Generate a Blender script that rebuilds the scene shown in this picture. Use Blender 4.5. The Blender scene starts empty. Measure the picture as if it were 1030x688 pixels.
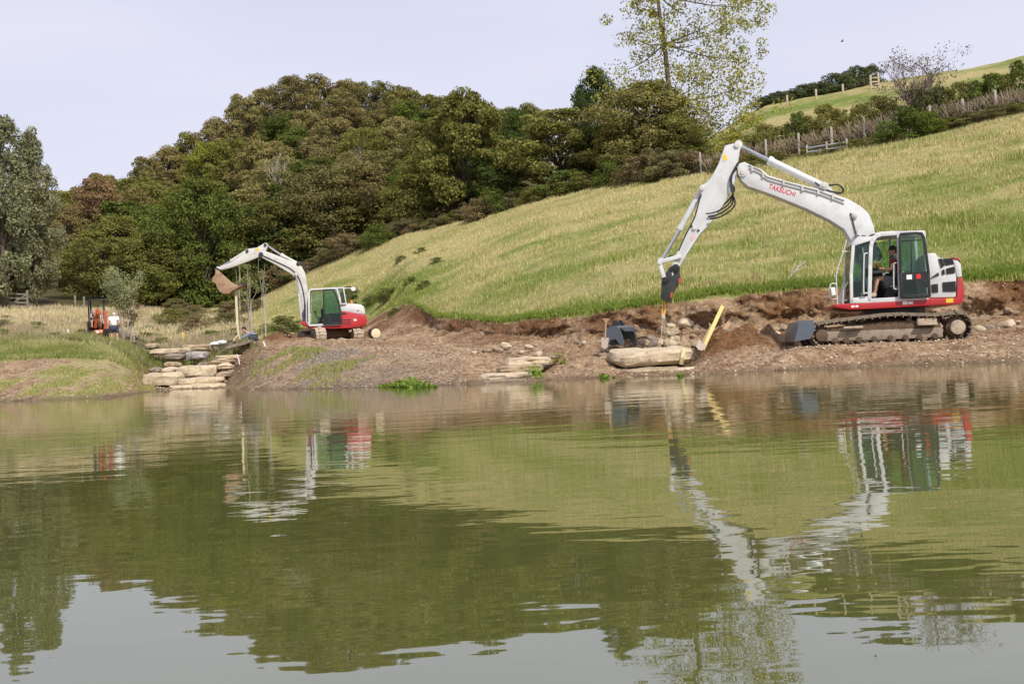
import bpy, bmesh, math, random
import numpy as np
from mathutils import Vector, Matrix

# ------------------------------------------------------------------ scene
S = bpy.context.scene
COL = S.collection
random.seed(7)
RNG = np.random.default_rng(11)

# ------------------------------------------------------------------ camera
F, CX, CY = 1030.0, 515.0, 344.0          # focal length and centre in photo pixels
CAM_H = 0.52
ROLL, PITCH = math.radians(2.86), math.atan(17.0 / 1030.0)
cd = bpy.data.cameras.new('camera'); cam = bpy.data.objects.new('camera', cd); COL.objects.link(cam)
cd.sensor_width = 36.0; cd.lens = 36.0 * F / 1030.0; cd.clip_start = 0.05; cd.clip_end = 3000
_fw = Vector((0, math.cos(PITCH), math.sin(PITCH))); _up = Vector((0, -math.sin(PITCH), math.cos(PITCH))); _rt = Vector((1, 0, 0))
_r2 = _rt * math.cos(ROLL) - _up * math.sin(ROLL); _u2 = _rt * math.sin(ROLL) + _up * math.cos(ROLL)
cam.matrix_world = Matrix(((_r2.x, _u2.x, -_fw.x, 0), (_r2.y, _u2.y, -_fw.y, 0), (_r2.z, _u2.z, -_fw.z, CAM_H), (0, 0, 0, 1)))
S.camera = cam

# ------------------------------------------------------------------ light
SUN_AZ = math.atan2(0.50, -0.80)           # compass bearing from +Y towards +X: behind the camera, to the right
SUN_EL = math.radians(44)
sd = bpy.data.lights.new('sun', 'SUN'); sun = bpy.data.objects.new('sun', sd); COL.objects.link(sun)
sd.energy = 3.6; sd.angle = math.radians(1.2); sd.color = (1.0, 0.955, 0.87)
_sd = Vector((math.sin(SUN_AZ) * math.cos(SUN_EL), math.cos(SUN_AZ) * math.cos(SUN_EL), math.sin(SUN_EL)))
sun.rotation_euler = _sd.to_track_quat('Z', 'Y').to_euler()
sun.location = (20, -30, 40)

W = bpy.data.worlds.new('World'); S.world = W; W.use_nodes = True
nt = W.node_tree; nt.nodes.clear()
def wn(t): return nt.nodes.new(t)
sky = wn('ShaderNodeTexSky'); sky.sky_type = 'NISHITA'; sky.sun_disc = False
sky.sun_elevation = SUN_EL; sky.sun_rotation = SUN_AZ
sky.air_density = 1.0; sky.dust_density = 2.0; sky.ozone_density = 2.0
tc = wn('ShaderNodeTexCoord'); mp = wn('ShaderNodeMapping'); mp.inputs['Scale'].default_value = (1, 1, 4.0)
nz = wn('ShaderNodeTexNoise'); nz.inputs['Scale'].default_value = 1.6; nz.inputs['Detail'].default_value = 5; nz.inputs['Roughness'].default_value = 0.5
rp = wn('ShaderNodeMapRange'); rp.inputs['From Min'].default_value = 0.3; rp.inputs['From Max'].default_value = 0.7
rp.inputs['To Min'].default_value = 0.72; rp.inputs['To Max'].default_value = 0.95
mx = wn('ShaderNodeMix'); mx.data_type = 'RGBA'
mx.inputs['B'].default_value = (6.45, 6.45, 7.55, 1)          # thin high cloud, in the sky texture's own units
bg = wn('ShaderNodeBackground'); bg.inputs['Strength'].default_value = 0.1
wo = wn('ShaderNodeOutputWorld')
L = nt.links.new
L(tc.outputs['Generated'], mp.inputs['Vector']); L(mp.outputs['Vector'], nz.inputs['Vector']); L(nz.outputs['Fac'], rp.inputs['Value'])
L(rp.outputs['Result'], mx.inputs['Factor']); L(sky.outputs['Color'], mx.inputs['A'])
L(mx.outputs['Result'], bg.inputs['Color']); L(bg.outputs['Background'], wo.inputs['Surface'])
S.view_settings.view_transform = 'Standard'; S.view_settings.look = 'None'
S.view_settings.exposure = 0.36; S.view_settings.gamma = 1.0

# ------------------------------------------------------------------ pixel -> place
_cr, _sr, _cp, _sp = math.cos(ROLL), math.sin(ROLL), math.cos(PITCH), math.sin(PITCH)
def ray(px, py):
    a = (px - CX) / F; b = -(py - CY) / F
    x = a * _cr + b * _sr; v = -a * _sr + b * _cr
    y = _cp - _sp * v; z = _sp + _cp * v
    return x / y, z / y
def P(px, py, Y):
    u, w = ray(px, py)
    return Vector((u * Y, Y, CAM_H + w * Y))
def crop(ox, oy, s): return lambda x, y: (ox + x / s, oy + y / s)

# ------------------------------------------------------------------ noise
def _hash(ix, iy, iz, seed):
    h = (ix.astype(np.int64) * 374761393 + iy.astype(np.int64) * 668265263 + iz.astype(np.int64) * 2147483647 + seed * 1274126177) & 0xffffffff
    h = ((h ^ (h >> 13)) * 1274126177) & 0xffffffff
    h = ((h ^ (h >> 16)) * 2246822519) & 0xffffffff
    return ((h ^ (h >> 15)) & 0xffffff) / float(0xffffff)
def vnoise(x, y, z=None, seed=0):
    x = np.asarray(x, float); y = np.asarray(y, float); z = np.zeros_like(x) if z is None else np.asarray(z, float)
    ix, iy, iz = np.floor(x), np.floor(y), np.floor(z)
    fx, fy, fz = x - ix, y - iy, z - iz
    fx, fy, fz = [f * f * (3 - 2 * f) for f in (fx, fy, fz)]
    r = 0
    for dx in (0, 1):
        for dy in (0, 1):
            for dz in (0, 1):
                r = r + _hash(ix + dx, iy + dy, iz + dz, seed) * (fx if dx else 1 - fx) * (fy if dy else 1 - fy) * (fz if dz else 1 - fz)
    return r * 2 - 1
def fbm(x, y, z=None, o=4, seed=0, g=0.5):
    x = np.asarray(x, float); y = np.asarray(y, float)
    r = 0; a = 1.0; f = 1.0
    for k in range(o):
        r = r + a * vnoise(x * f, y * f, None if z is None else np.asarray(z, float) * f, seed + k * 17); a *= g; f *= 2.03
    return r
def sstep(a, b, x):
    t = np.clip((x - a) / (b - a), 0, 1); return t * t * (3 - 2 * t)

# ------------------------------------------------------------------ materials
def nodes_of(name):
    m = bpy.data.materials.new(name); m.use_nodes = True
    t = m.node_tree; b = t.nodes['Principled BSDF']
    return m, t, b
def rgb(c): return (c[0], c[1], c[2], 1)
class NT:
    def __init__(s, t): s.t = t
    def n(s, k, **kw):
        n = s.t.nodes.new(k)
        for a, v in kw.items():
            if a in n.inputs: n.inputs[a].default_value = v
            else: setattr(n, a, v)
        return n
    def l(s, a, b): s.t.links.new(a, b)
    def noise(s, vec, scale, detail=4, rough=0.55):
        n = s.n('ShaderNodeTexNoise'); n.inputs['Scale'].default_value = scale; n.inputs['Detail'].default_value = detail; n.inputs['Roughness'].default_value = rough
        if vec is not None: s.l(vec, n.inputs['Vector'])
        return n.outputs['Fac']
    def rng(s, v, a, b, c=0.0, d=1.0):
        n = s.n('ShaderNodeMapRange'); n.clamp = True
        for k, x in zip(('From Min', 'From Max', 'To Min', 'To Max'), (a, b, c, d)): n.inputs[k].default_value = x
        s.l(v, n.inputs['Value']); return n.outputs['Result']
    def mix(s, f, a, b, mode='MIX'):
        n = s.n('ShaderNodeMix'); n.data_type = 'RGBA'; n.blend_type = mode
        for x, k in ((f, 'Factor'), (a, 'A'), (b, 'B')):
            if isinstance(x, (int, float)): n.inputs[k].default_value = x
            elif isinstance(x, tuple): n.inputs[k].default_value = rgb(x)
            else: s.l(x, n.inputs[k])
        return n.outputs['Result']
    def math(s, op, a, b=None, c=None):
        n = s.n('ShaderNodeMath'); n.operation = op
        for i, x in enumerate((a, b, c)):
            if x is None: continue
            if isinstance(x, (int, float)): n.inputs[i].default_value = x
            else: s.l(x, n.inputs[i])
        return n.outputs[0]
    def bump(s, h, strength, dist):
        n = s.n('ShaderNodeBump'); n.inputs['Strength'].default_value = strength; n.inputs['Distance'].default_value = dist
        s.l(h, n.inputs['Height']); return n.outputs['Normal']
MATS = {}
def mat(name, col, rough=0.6, metal=0.0, dirt=None, damt=0.5, dscale=3.0, bump=0.0, bscale=20.0, spec=0.5):
    """plain paint / stone / cloth with a second colour of wear in irregular patches"""
    if name in MATS: return MATS[name]
    m, t, b = nodes_of(name); q = NT(t)
    b.inputs['Roughness'].default_value = rough; b.inputs['Metallic'].default_value = metal
    b.inputs['Specular IOR Level'].default_value = spec
    co = q.n('ShaderNodeTexCoord').outputs['Object']
    n1 = q.noise(co, dscale, 6, 0.65)
    c2 = dirt if dirt else tuple(x * 0.8 for x in col)
    f = q.rng(n1, 0.5, 0.72, 0.0, damt)
    q.l(q.mix(f, col, c2), b.inputs['Base Color'])
    if bump: q.l(q.bump(q.noise(co, bscale, 5), bump, 0.02), b.inputs['Normal'])
    MATS[name] = m; return m

# ------------------------------------------------------------------ mesh builders
def tag(o, label=None, cat=None, group=None, kind=None):
    if label: o['label'] = label
    if cat: o['category'] = cat
    if group: o['group'] = group
    if kind: o['kind'] = kind
    return o
def link(o, parent=None):
    COL.objects.link(o)
    if parent is not None: o.parent = parent
    return o
def empty(name, loc, label=None, cat=None, group=None):
    o = bpy.data.objects.new(name, None); o.location = loc; o.empty_display_size = 0.2
    COL.objects.link(o); return tag(o, label, cat, group)
class MB:
    def __init__(s): s.v = []; s.f = []
    def add(s, v, f):
        k = len(s.v); s.v += [tuple(x) for x in v]; s.f += [tuple(i + k for i in q) for q in f]; return s
    def box(s, c, size, rot=None):
        hx, hy, hz = [x / 2 for x in size]; R = rot if rot is not None else Matrix.Identity(3); c = Vector(c)
        vs = [c + R @ Vector((x, y, z)) for x in (-hx, hx) for y in (-hy, hy) for z in (-hz, hz)]
        return s.add(vs, [(0, 1, 3, 2), (4, 6, 7, 5), (0, 4, 5, 1), (2, 3, 7, 6), (0, 2, 6, 4), (1, 5, 7, 3)])
    def bar(s, p0, p1, w, d, upv=(0, 1, 0)):
        """box from p0 to p1, width w across, depth d along upv"""
        p0, p1 = Vector(p0), Vector(p1); ax = (p1 - p0); l = ax.length; ax.normalize()
        dv = Vector(upv); dv = (dv - ax * dv.dot(ax)).normalized(); wv = ax.cross(dv)
        R = Matrix((ax, wv, dv)).transposed()
        return s.box((p0 + p1) / 2, (l, w, d), R)
    def prism(s, pts, dv):
        """closed outline pts (coplanar) extruded by dv"""
        n = len(pts); dv = Vector(dv); a = [Vector(p) for p in pts]; b = [p + dv for p in a]
        s.add(a + b, [tuple(range(n)), tuple(range(2 * n - 1, n - 1, -1))] + [(i, i + n, (i + 1) % n + n, (i + 1) % n) for i in range(n)])
        return s
    def tube(s, path, r, n=8, r2=None, caps=True):
        path = [Vector(p) for p in path]; m = len(path)
        rs = r if isinstance(r, (list, tuple)) else [r + ((r2 - r) * i / (m - 1) if r2 is not None else 0) for i in range(m)]
        vs = []; pu = None
        for i, p in enumerate(path):
            t = (path[min(i + 1, m - 1)] - path[max(i - 1, 0)]).normalized()
            if pu is None: pu = t.orthogonal().normalized()
            u = (pu - t * pu.dot(t)); u = u.normalized() if u.length > 1e-6 else t.orthogonal().normalized(); pu = u
            w = t.cross(u)
            vs += [p + (u * math.cos(2 * math.pi * k / n) + w * math.sin(2 * math.pi * k / n)) * rs[i] for k in range(n)]
        fs = [(i * n + k, i * n + (k + 1) % n, (i + 1) * n + (k + 1) % n, (i + 1) * n + k) for i in range(m - 1) for k in range(n)]
        if caps: fs += [tuple(range(n - 1, -1, -1)), tuple(range((m - 1) * n, m * n))]
        return s.add(vs, fs)
    def ball(s, c, r, n=10, m=7, R=None):
        r = r if isinstance(r, (tuple, list)) else (r, r, r); c = Vector(c); R = R or Matrix.Identity(3)
        vs = [c + R @ Vector((0, 0, r[2]))]
        for i in range(1, m):
            t = math.pi * i / m
            vs += [c + R @ Vector((r[0] * math.sin(t) * math.cos(2 * math.pi * k / n), r[1] * math.sin(t) * math.sin(2 * math.pi * k / n), r[2] * math.cos(t))) for k in range(n)]
        vs.append(c + R @ Vector((0, 0, -r[2])))
        fs = [(0, 1 + k, 1 + (k + 1) % n) for k in range(n)]
        for i in range(m - 2):
            fs += [(1 + i * n + k, 1 + (i + 1) * n + k, 1 + (i + 1) * n + (k + 1) % n, 1 + i * n + (k + 1) % n) for k in range(n)]
        e = len(vs) - 1; fs += [(e, 1 + (m - 2) * n + (k + 1) % n, 1 + (m - 2) * n + k) for k in range(n)]
        return s.add(vs, fs)
    def mesh(s, name, m=None, bevel=0.0, smooth=35, org=(0, 0, 0), segs=2):
        me = bpy.data.meshes.new(name); o = Vector(org)
        me.from_pydata([tuple(Vector(v) - o) for v in s.v], [], s.f)
        bm = bmesh.new(); bm.from_mesh(me)
        bmesh.ops.recalc_face_normals(bm, faces=bm.faces)
        if bevel > 0:
            es = [e for e in bm.edges if len(e.link_faces) == 2 and e.calc_face_angle(0) > math.radians(25)]
            bmesh.ops.bevel(bm, geom=es, offset=bevel, segments=segs, profile=0.6, affect='EDGES', clamp_overlap=True)
        bm.to_mesh(me); bm.free()
        if smooth:
            me.shade_smooth(); me.set_sharp_from_angle(angle=math.radians(smooth))
        if m is not None: me.materials.append(m)
        return me
    def build(s, name, m=None, parent=None, bevel=0.0, smooth=35, org=(0, 0, 0), **k):
        if parent is not None and org == (0, 0, 0): org = world_loc(parent)
        o = bpy.data.objects.new(name, s.mesh(name, m, bevel, smooth, org, **k))
        link(o, parent)
        if parent is None: o.location = org
        return o
def world_loc(o):
    l = Vector((0, 0, 0))
    while o is not None: l = l + o.location; o = o.parent
    return l
def fast_mesh(name, V, Fc, m=None, smooth=False, col=None):
    """numpy verts (n,3) and faces (m,k)"""
    me = bpy.data.meshes.new(name); n, k = Fc.shape
    me.vertices.add(len(V)); me.vertices.foreach_set('co', np.ascontiguousarray(V, np.float32).ravel())
    me.loops.add(n * k); me.loops.foreach_set('vertex_index', np.ascontiguousarray(Fc, np.int32).ravel())
    me.polygons.add(n); me.polygons.foreach_set('loop_start', np.arange(0, n * k, k, dtype=np.int32)); me.polygons.foreach_set('loop_total', np.full(n, k, np.int32))
    me.update(calc_edges=True)
    if smooth: me.shade_smooth()
    if col is not None:
        for cn, c in col.items():
            at = me.color_attributes.new(cn, 'FLOAT_COLOR', 'POINT')
            at.data.foreach_set('color', np.ascontiguousarray(np.c_[c, np.ones(len(c))], np.float32).ravel())
    if m is not None: me.materials.append(m)
    return me
# ------------------------------------------------------------------ terrain: break lines seen in the photograph, each point with its own distance
SHORE = [(-200, 412), (-80, 408), (0, 404), (60, 402), (110, 400), (138, 396), (160, 392.5), (215, 391), (262, 392), (330, 391), (420, 388.5), (480, 386),
         (560, 382), (620, 379.5), (660, 378), (720, 376), (800, 372), (900, 368), (1030, 364), (1200, 358), (1350, 352)]
LIP = [(-200, 372, 38), (0, 366, 37), (60, 363, 37), (110, 365, 37), (130, 374, 38), (142, 388, 41), (180, 390, 42), (228, 389, 40), (246, 376, 37), (264, 358, 35), (300, 350, 34),
       (360, 350, 33), (430, 358, 29.5), (470, 367, 26.8), (490, 373, 26.4), (545, 373, 26.0), (562, 367, 25.6), (610, 367, 25.0), (630, 373, 25.2), (690, 372, 25.0), (712, 365, 24.0), (730, 362, 23.5), (800, 357, 22.6), (900, 350, 22),
       (1030, 344, 21), (1200, 336, 20.5), (1350, 328, 20)]
FOOT = [(-200, 345, 44), (0, 344, 44), (60, 344, 44), (110, 348, 44), (138, 362, 45), (155, 371, 46), (180, 371, 47), (222, 366, 46.5), (245, 352, 45.5), (262, 347, 45), (300, 343, 46), (360, 341, 47),
        (430, 338, 42), (480, 343, 35), (560, 347, 30.5), (620, 348, 28.8), (700, 347, 28.0), (800, 345, 27.7), (900, 340, 27.6), (1030, 331, 27.3), (1200, 322, 27), (1350, 314, 27)]
TOP = [(-200, 334, 54), (0, 340, 54), (60, 343, 55.5), (110, 346.5, 57.5), (150, 351, 57), (180, 351, 57), (240, 343, 57), (270, 338, 58), (310, 334, 60), (365, 327, 62),
       (392, 310, 59), (412, 306, 51), (440, 321, 43), (500, 326, 36.5), (560, 321, 33), (620, 314, 30.6), (700, 302, 29.6), (800, 293, 29.3), (900, 288, 29.1),
       (1030, 282, 28.9), (1200, 272, 28.8), (1350, 262, 28.8)]
RIDGE = [(-200, 318, 88), (0, 309, 88), (60, 309, 90), (130, 310, 93), (200, 312, 96), (250, 308, 99), (280, 291, 98), (310, 273, 96), (354, 255, 93), (407, 237, 89), (450, 227, 86),
         (488, 218, 83), (554, 197, 79), (600, 190, 76), (650, 185, 72), (700, 178, 68), (800, 160, 62), (900, 140, 58), (1030, 118, 54), (1200, 92, 50), (1350, 70, 48)]
BROW = [(-200, 300, 100), (0, 298, 100), (60, 298, 104), (200, 299, 110), (250, 299, 110), (280, 284, 108), (310, 266, 106), (354, 248, 102), (407, 230, 98), (488, 211, 92), (554, 191, 86), (600, 184, 83), (700, 171, 74), (800, 152, 66),
        (900, 131, 61), (1030, 108, 57), (1200, 82, 53), (1350, 60, 50)]
CREST = [(-200, 275, 165), (0, 262, 165), (60, 244, 165), (100, 240, 168), (160, 214, 170), (220, 182, 172), (270, 150, 175), (320, 138, 175), (400, 146, 172), (460, 158, 165),
         (520, 178, 150), (580, 186, 132), (650, 172, 120), (710, 140, 114), (770, 106, 110), (870, 87, 110), (950, 73, 108), (1030, 58, 105), (1200, 32, 100), (1350, 10, 96)]
def _bl(pts):
    a = np.array([tuple(P(*p)) for p in pts]); return a[:, 0] / a[:, 1], a[:, 1], a[:, 2]
_sh = []
for px, py in SHORE:
    u, w = ray(px, py); Y = -CAM_H / w; _sh.append((u, Y, 0.0))
_sh = np.array(_sh)
BL = [(_sh[:, 0], _sh[:, 1] - 5.0, _sh[:, 2] - 1.0), (_sh[:, 0], _sh[:, 1], _sh[:, 2]), _bl(LIP), _bl(FOOT), None, _bl(TOP), _bl(RIDGE), _bl(BROW), _bl(CREST)]
def lines(u):
    """distance and height of every break line at bearing u"""
    Ys, Zs = [], []
    for b in BL:
        if b is None: Ys.append(None); Zs.append(None); continue
        Ys.append(np.interp(u, b[0], b[1])); Zs.append(np.interp(u, b[0], b[2]))
    cut = sstep(-0.115, -0.06, u)
    ym = Ys[3] + (Ys[5] - Ys[3]) * (0.5 + 0.28 * cut); zm = Zs[3] + (Zs[5] - Zs[3]) * (0.5 - 0.12 * cut)
    Ys[4], Zs[4] = ym, zm
    Ys.append(np.full_like(u, 430.0)); Zs.append(Zs[8] - 6.0)
    return np.array(Ys), np.array(Zs)
U_OF = lambda px, py=344: ray(px, py)[0]
PADS = []                                        # level places under machines: (x0, x1, y0, y1, fade, height function)
# spoil heap beside the blade and small heaps of dug soil
HEAPS = [(P(760, 350, 26.1), 1.3, 0.58), (P(728, 352, 25.6), 0.7, 0.3), (P(585, 345, 28), 1.0, 0.28), (P(284, 345, 46.5), 1.2, 0.42), (P(296, 338, 50.5), 1.6, 0.5), (P(655, 345, 27.3), 0.9, 0.3), (P(690, 342, 27.8), 0.9, 0.4), (P(775, 345, 27.2), 0.9, 0.35)]
def terr(x, y, pads=True):
    x = np.asarray(x, float); y = np.asarray(y, float); u = x / y
    Ys, Zs = lines(u)
    z = np.where(y < Ys[0], Zs[0], 0.0)
    seg = np.zeros(x.shape, int)
    for k in range(len(Ys) - 1):
        m = (y >= Ys[k]) & (y <= Ys[k + 1]) if k < len(Ys) - 2 else (y >= Ys[k])
        t = (y - Ys[k]) / np.maximum(Ys[k + 1] - Ys[k], 1e-3); t = np.clip(t, 0, 1)
        z = np.where(m, Zs[k] + (Zs[k + 1] - Zs[k]) * t, z); seg = np.where(m, k, seg)
    seg = np.where(y < Ys[0], -1, seg)
    dirt = np.where((seg >= 1) & (seg <= 4), 1.0, 0.25)
    near = sstep(0, 1.2, np.abs(y - Ys[1]) + 0.3)
    lump = np.where((u < -0.33) & (seg <= 2), 0.3, 1.0) * 0.05 * fbm(x * 1.7, y * 1.7, o=4, seed=3) + 0.045 * fbm(x * 5, y * 5, o=4, seed=5, g=0.6)
    z = z + dirt * lump * near + np.where((seg == 2) & (u > -0.26), 0.07 * fbm(x * 0.45, y * 2.6, o=3, seed=13) * sstep(0, 0.6, y - Ys[2]), 0)
    z = z + np.where((seg == 3) | (seg == 4), 0.10 * fbm(x * 1.3, y * 2.2 + z * 2, o=4, seed=9), 0)
    z = z + np.where(seg >= 5, 0.16 * fbm(x * 0.22, y * 0.22, o=3, seed=21) * sstep(0, 4, y - Ys[5]), 0)
    for c, r, h in HEAPS:
        d = np.sqrt((x - c.x) ** 2 + (y - c.y) ** 2) / r
        z = z + h * np.exp(-d * d * 1.6) * (1 + 0.25 * fbm(x * 3.5, y * 3.5, o=3, seed=31))
    if pads:
        for x0, x1, y0, y1, fd, zf in PADS:
            w = sstep(0, fd, np.minimum(np.minimum(x - x0, x1 - x), np.minimum(y - y0, y1 - y)) + fd)
            z = z * (1 - w) + (zf(x, y) + 0.35 * dirt * lump) * w
    return z
def gz(x, y): return float(terr(np.array([x]), np.array([y]))[0])
def on_ground(px, Y, py=344):
    x = ray(px, py)[0] * Y
    for _ in range(3):                            # the roll makes x depend on the row it shows at
        z = gz(x, Y); v = (z - CAM_H) / Y
        py = CY - F * ((v - _sp) / _cp + (px - CX) / F * _sr) / _cr
        x = ray(px, py)[0] * Y
    return Vector((x, Y, gz(x, Y)))

# ---- machines stand turned towards the pond; each has its own upright frame in which its side is traced
class Frame:
    """places on planes parallel to a machine's side: centre (real), the same centre in the machine's own numbers, turn about the vertical"""
    def __init__(s, real, nom, phi):
        s.real, s.nom, s.phi = Vector(real), Vector(nom), phi
        s.n = Vector((-math.sin(phi), math.cos(phi), 0)); s.Ri = Matrix.Rotation(-phi, 3, 'Z'); s.R = Matrix.Rotation(phi, 3, 'Z')
    def __call__(s, px, py, Y):
        u, w = ray(px, py); d = Vector((u, 1, w)); o = Vector((0, 0, CAM_H))
        t = (s.n.dot(s.real) + (Y - s.nom.y) - s.n.dot(o)) / s.n.dot(d)
        return s.nom + s.Ri @ (o + d * t - s.real)
    def world(s, p): return s.real + s.R @ (Vector(p) - s.nom)
_bx = ray(898, 340)[0] * 24.7
FR_BIG = Frame((_bx, 24.7, 0.45), (_bx, 25.05, 0.45), -math.radians(10))
_tb0, _tb1 = FR_BIG.world(FR_BIG(823.6, 349.2, 23.75)), FR_BIG.world(FR_BIG(969.7, 341.4, 23.75))
PADS.append((_tb0.x - 0.5, _tb1.x + 0.9, 22.7, 26.7, 0.6, lambda x, y: _tb0.z + (_tb1.z - _tb0.z) * (x - _tb0.x) / (_tb1.x - _tb0.x) + 0.01))
FAR_AX = Vector((0.46, -0.89, 0)).normalized()      # far machine: its tracks point towards the pond
FAR_G = Vector((0.89, 0.46, 0)).normalized()
_fn = P(323.7, 344.8, 47.0); FAR_C = _fn + FAR_G * 0.9 - FAR_AX * 1.4; FAR_Z = _fn.z
FR_FAR = Frame((FAR_C.x, FAR_C.y, FAR_Z), (FAR_C.x, FAR_C.y, FAR_Z), math.radians(9))
PADS.append((FAR_C.x - 1.7, FAR_C.x + 1.6, FAR_C.y - 1.5, FAR_C.y + 1.9, 1.2, lambda x, y: FAR_Z + 0.0 * x))

def greenness(x, y):
    """0 dry straw .. 1 green, where the sward is fresher"""
    u = x / y; Ys, _ = lines(u)
    t = np.clip((y - Ys[5]) / (Ys[6] - Ys[5]), 0, 1)
    g = 0.50 - 0.42 * sstep(0.1, 0.75, t) + 0.16 * sstep(0.1, 0.5, u) - 0.12 * sstep(0.1, -0.2, u)
    g = g + 0.05 + 0.36 * fbm(x * 0.22, y * 0.34, o=4, seed=41) + 0.26 * fbm(x * 0.7, y * 1.3, o=4, seed=43)
    g = g + 0.55 * np.exp(-((y - Ys[5]) / 0.9) ** 2)
    gl = sstep(-0.035, -0.11, u) * sstep(-0.24, -0.17, u) * np.exp(-((t - 0.2) / 0.16) ** 2)
    return np.clip(g + 0.5 * gl, 0, 1)

# ---- mesh
u_in = np.linspace(-0.60, 0.60, 620); u_out = np.linspace(0.61, 1.1, 40)
UU = np.r_[-u_out[::-1], u_in, u_out]
Yk, Zk = lines(UU)
rows = [4, 22, 40, 14, 20, 70, 12, 40, 8]
RY = []
for k, n in enumerate(rows):
    for i in range(n): RY.append((k, i / n))
RY.append((len(rows) - 1, 1.0))
GY = np.array([Yk[k] + (Yk[k + 1] - Yk[k]) * t for k, t in RY]); GX = GY * UU[None, :]
GZ = terr(GX, GY)
SEG = np.array([k + t for k, t in RY])[:, None] * np.ones_like(GX)
UG = np.ones_like(GX) * UU[None, :]
# ragged cut face: push lumps in and out along the view of the bank
face = np.exp(-((SEG - 4.35) / 0.55) ** 2) * sstep(-0.12, -0.06, UG)
GYd = GY + face * (0.36 * fbm(GX * 0.9, GZ * 1.9, o=4, seed=51) + 0.13 * fbm(GX * 3.2, GZ * 4.5, o=4, seed=52, g=0.6))
GXd = GX * GYd / GY
nz1 = fbm(GX * 0.9, GY * 0.9, o=4, seed=61); nz2 = fbm(GX * 0.35, GY * 0.35, o=4, seed=62); nz3 = fbm(GX * 3.0, GY * 3.0, o=3, seed=63)
un = UG + 0.012 * nz1
right = sstep(-0.115, -0.085, un)                         # the dug side
mid = sstep(-0.262, -0.235, un) * (1 - right)
dirt_top = sstep(5.07, 4.97, SEG + 0.05 * nz3 + 0.03 * nz1 - 0.03 * nz2)
dirt = dirt_top * np.clip(right + mid * sstep(4.6, 3.6, SEG + 0.5 * nz1), 0, 1)
# the track climbing behind the far machine
trk = np.exp(-((un + 0.125) / 0.028) ** 2) * sstep(5.10, 4.8, SEG)
dirt = np.maximum(dirt, trk)
inlet = np.exp(-((un + 0.315) / 0.068) ** 4) * sstep(4.6, 3.3, SEG + 0.4 * nz1)
dirt = np.maximum(dirt, inlet)
lbank = (1 - sstep(-0.37, -0.335, un)) * sstep(2.25, 1.85, SEG + 0.28 * nz1)
dirt = np.maximum(dirt, lbank * np.clip(0.48 - 0.5 * nz1 - 0.6 * nz2 + 0.4 * sstep(1.25, 1.0, SEG), 0, 1))
gravel = np.exp(-((un + 0.165) / 0.08) ** 2) * sstep(2.0, 1.5, SEG + 0.35 * nz1) * np.clip(0.75 + 0.5 * nz2, 0, 1)
lush = np.where((SEG > 5.0) & (SEG < 6.05), greenness(GX, GY), 0.25)
lf = (1 - sstep(-0.262, -0.235, un))
lush = np.where((SEG < 5.0), 0.6 * lf * np.exp(-((SEG - 2.55 + 0.3 * nz1) / 0.5) ** 2) + lf * 0.35 * np.clip(nz1 + 0.2, 0, 1), lush)
lush = np.where((SEG >= 5.0) & (un < -0.235), 0.12, lush)
lush = np.where(SEG > 6.05, np.clip(0.35 + 0.5 * fbm(GX * 0.12, GY * 0.12, o=4, seed=66) + 0.3 * nz1, 0, 1), lush)
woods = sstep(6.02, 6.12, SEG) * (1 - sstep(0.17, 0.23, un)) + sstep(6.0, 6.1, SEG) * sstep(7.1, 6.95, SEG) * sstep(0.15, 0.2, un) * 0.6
red = np.clip(0.5 + 0.5 * nz2 + 0.35 * nz1, 0, 1) * sstep(2.6, 3.6, SEG) + 0.35 * sstep(4.0, 4.5, SEG) + 0.25 * sstep(0, 0.4, nz2)
red = red + 0.6 * np.clip(fbm(GX * 0.3, GY * 1.6, o=4, seed=67), 0, 1) * sstep(1.9, 2.3, SEG) * sstep(3.9, 3.3, SEG)
for c, r, h in HEAPS[:2] + HEAPS[3:5]:
    red = red + 1.2 * np.exp(-(((GX - c.x) ** 2 + (GY - c.y) ** 2) / r ** 2) * 1.2)
wet_dark = np.maximum(sstep(0.16, 0.02, GZ) * sstep(1.6, 1.0, SEG), 0.8 * inlet * (UG > -0.36))  # wet along the shoreline; inlet soil also darkened between the cascade stones
nr, nc = GX.shape
V = np.stack([GXd, GYd, GZ], -1).reshape(-1, 3)
idx = np.arange(nr * nc).reshape(nr, nc)
Fq = np.stack([idx[:-1, :-1], idx[:-1, 1:], idx[1:, 1:], idx[1:, :-1]], -1).reshape(-1, 4)

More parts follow.
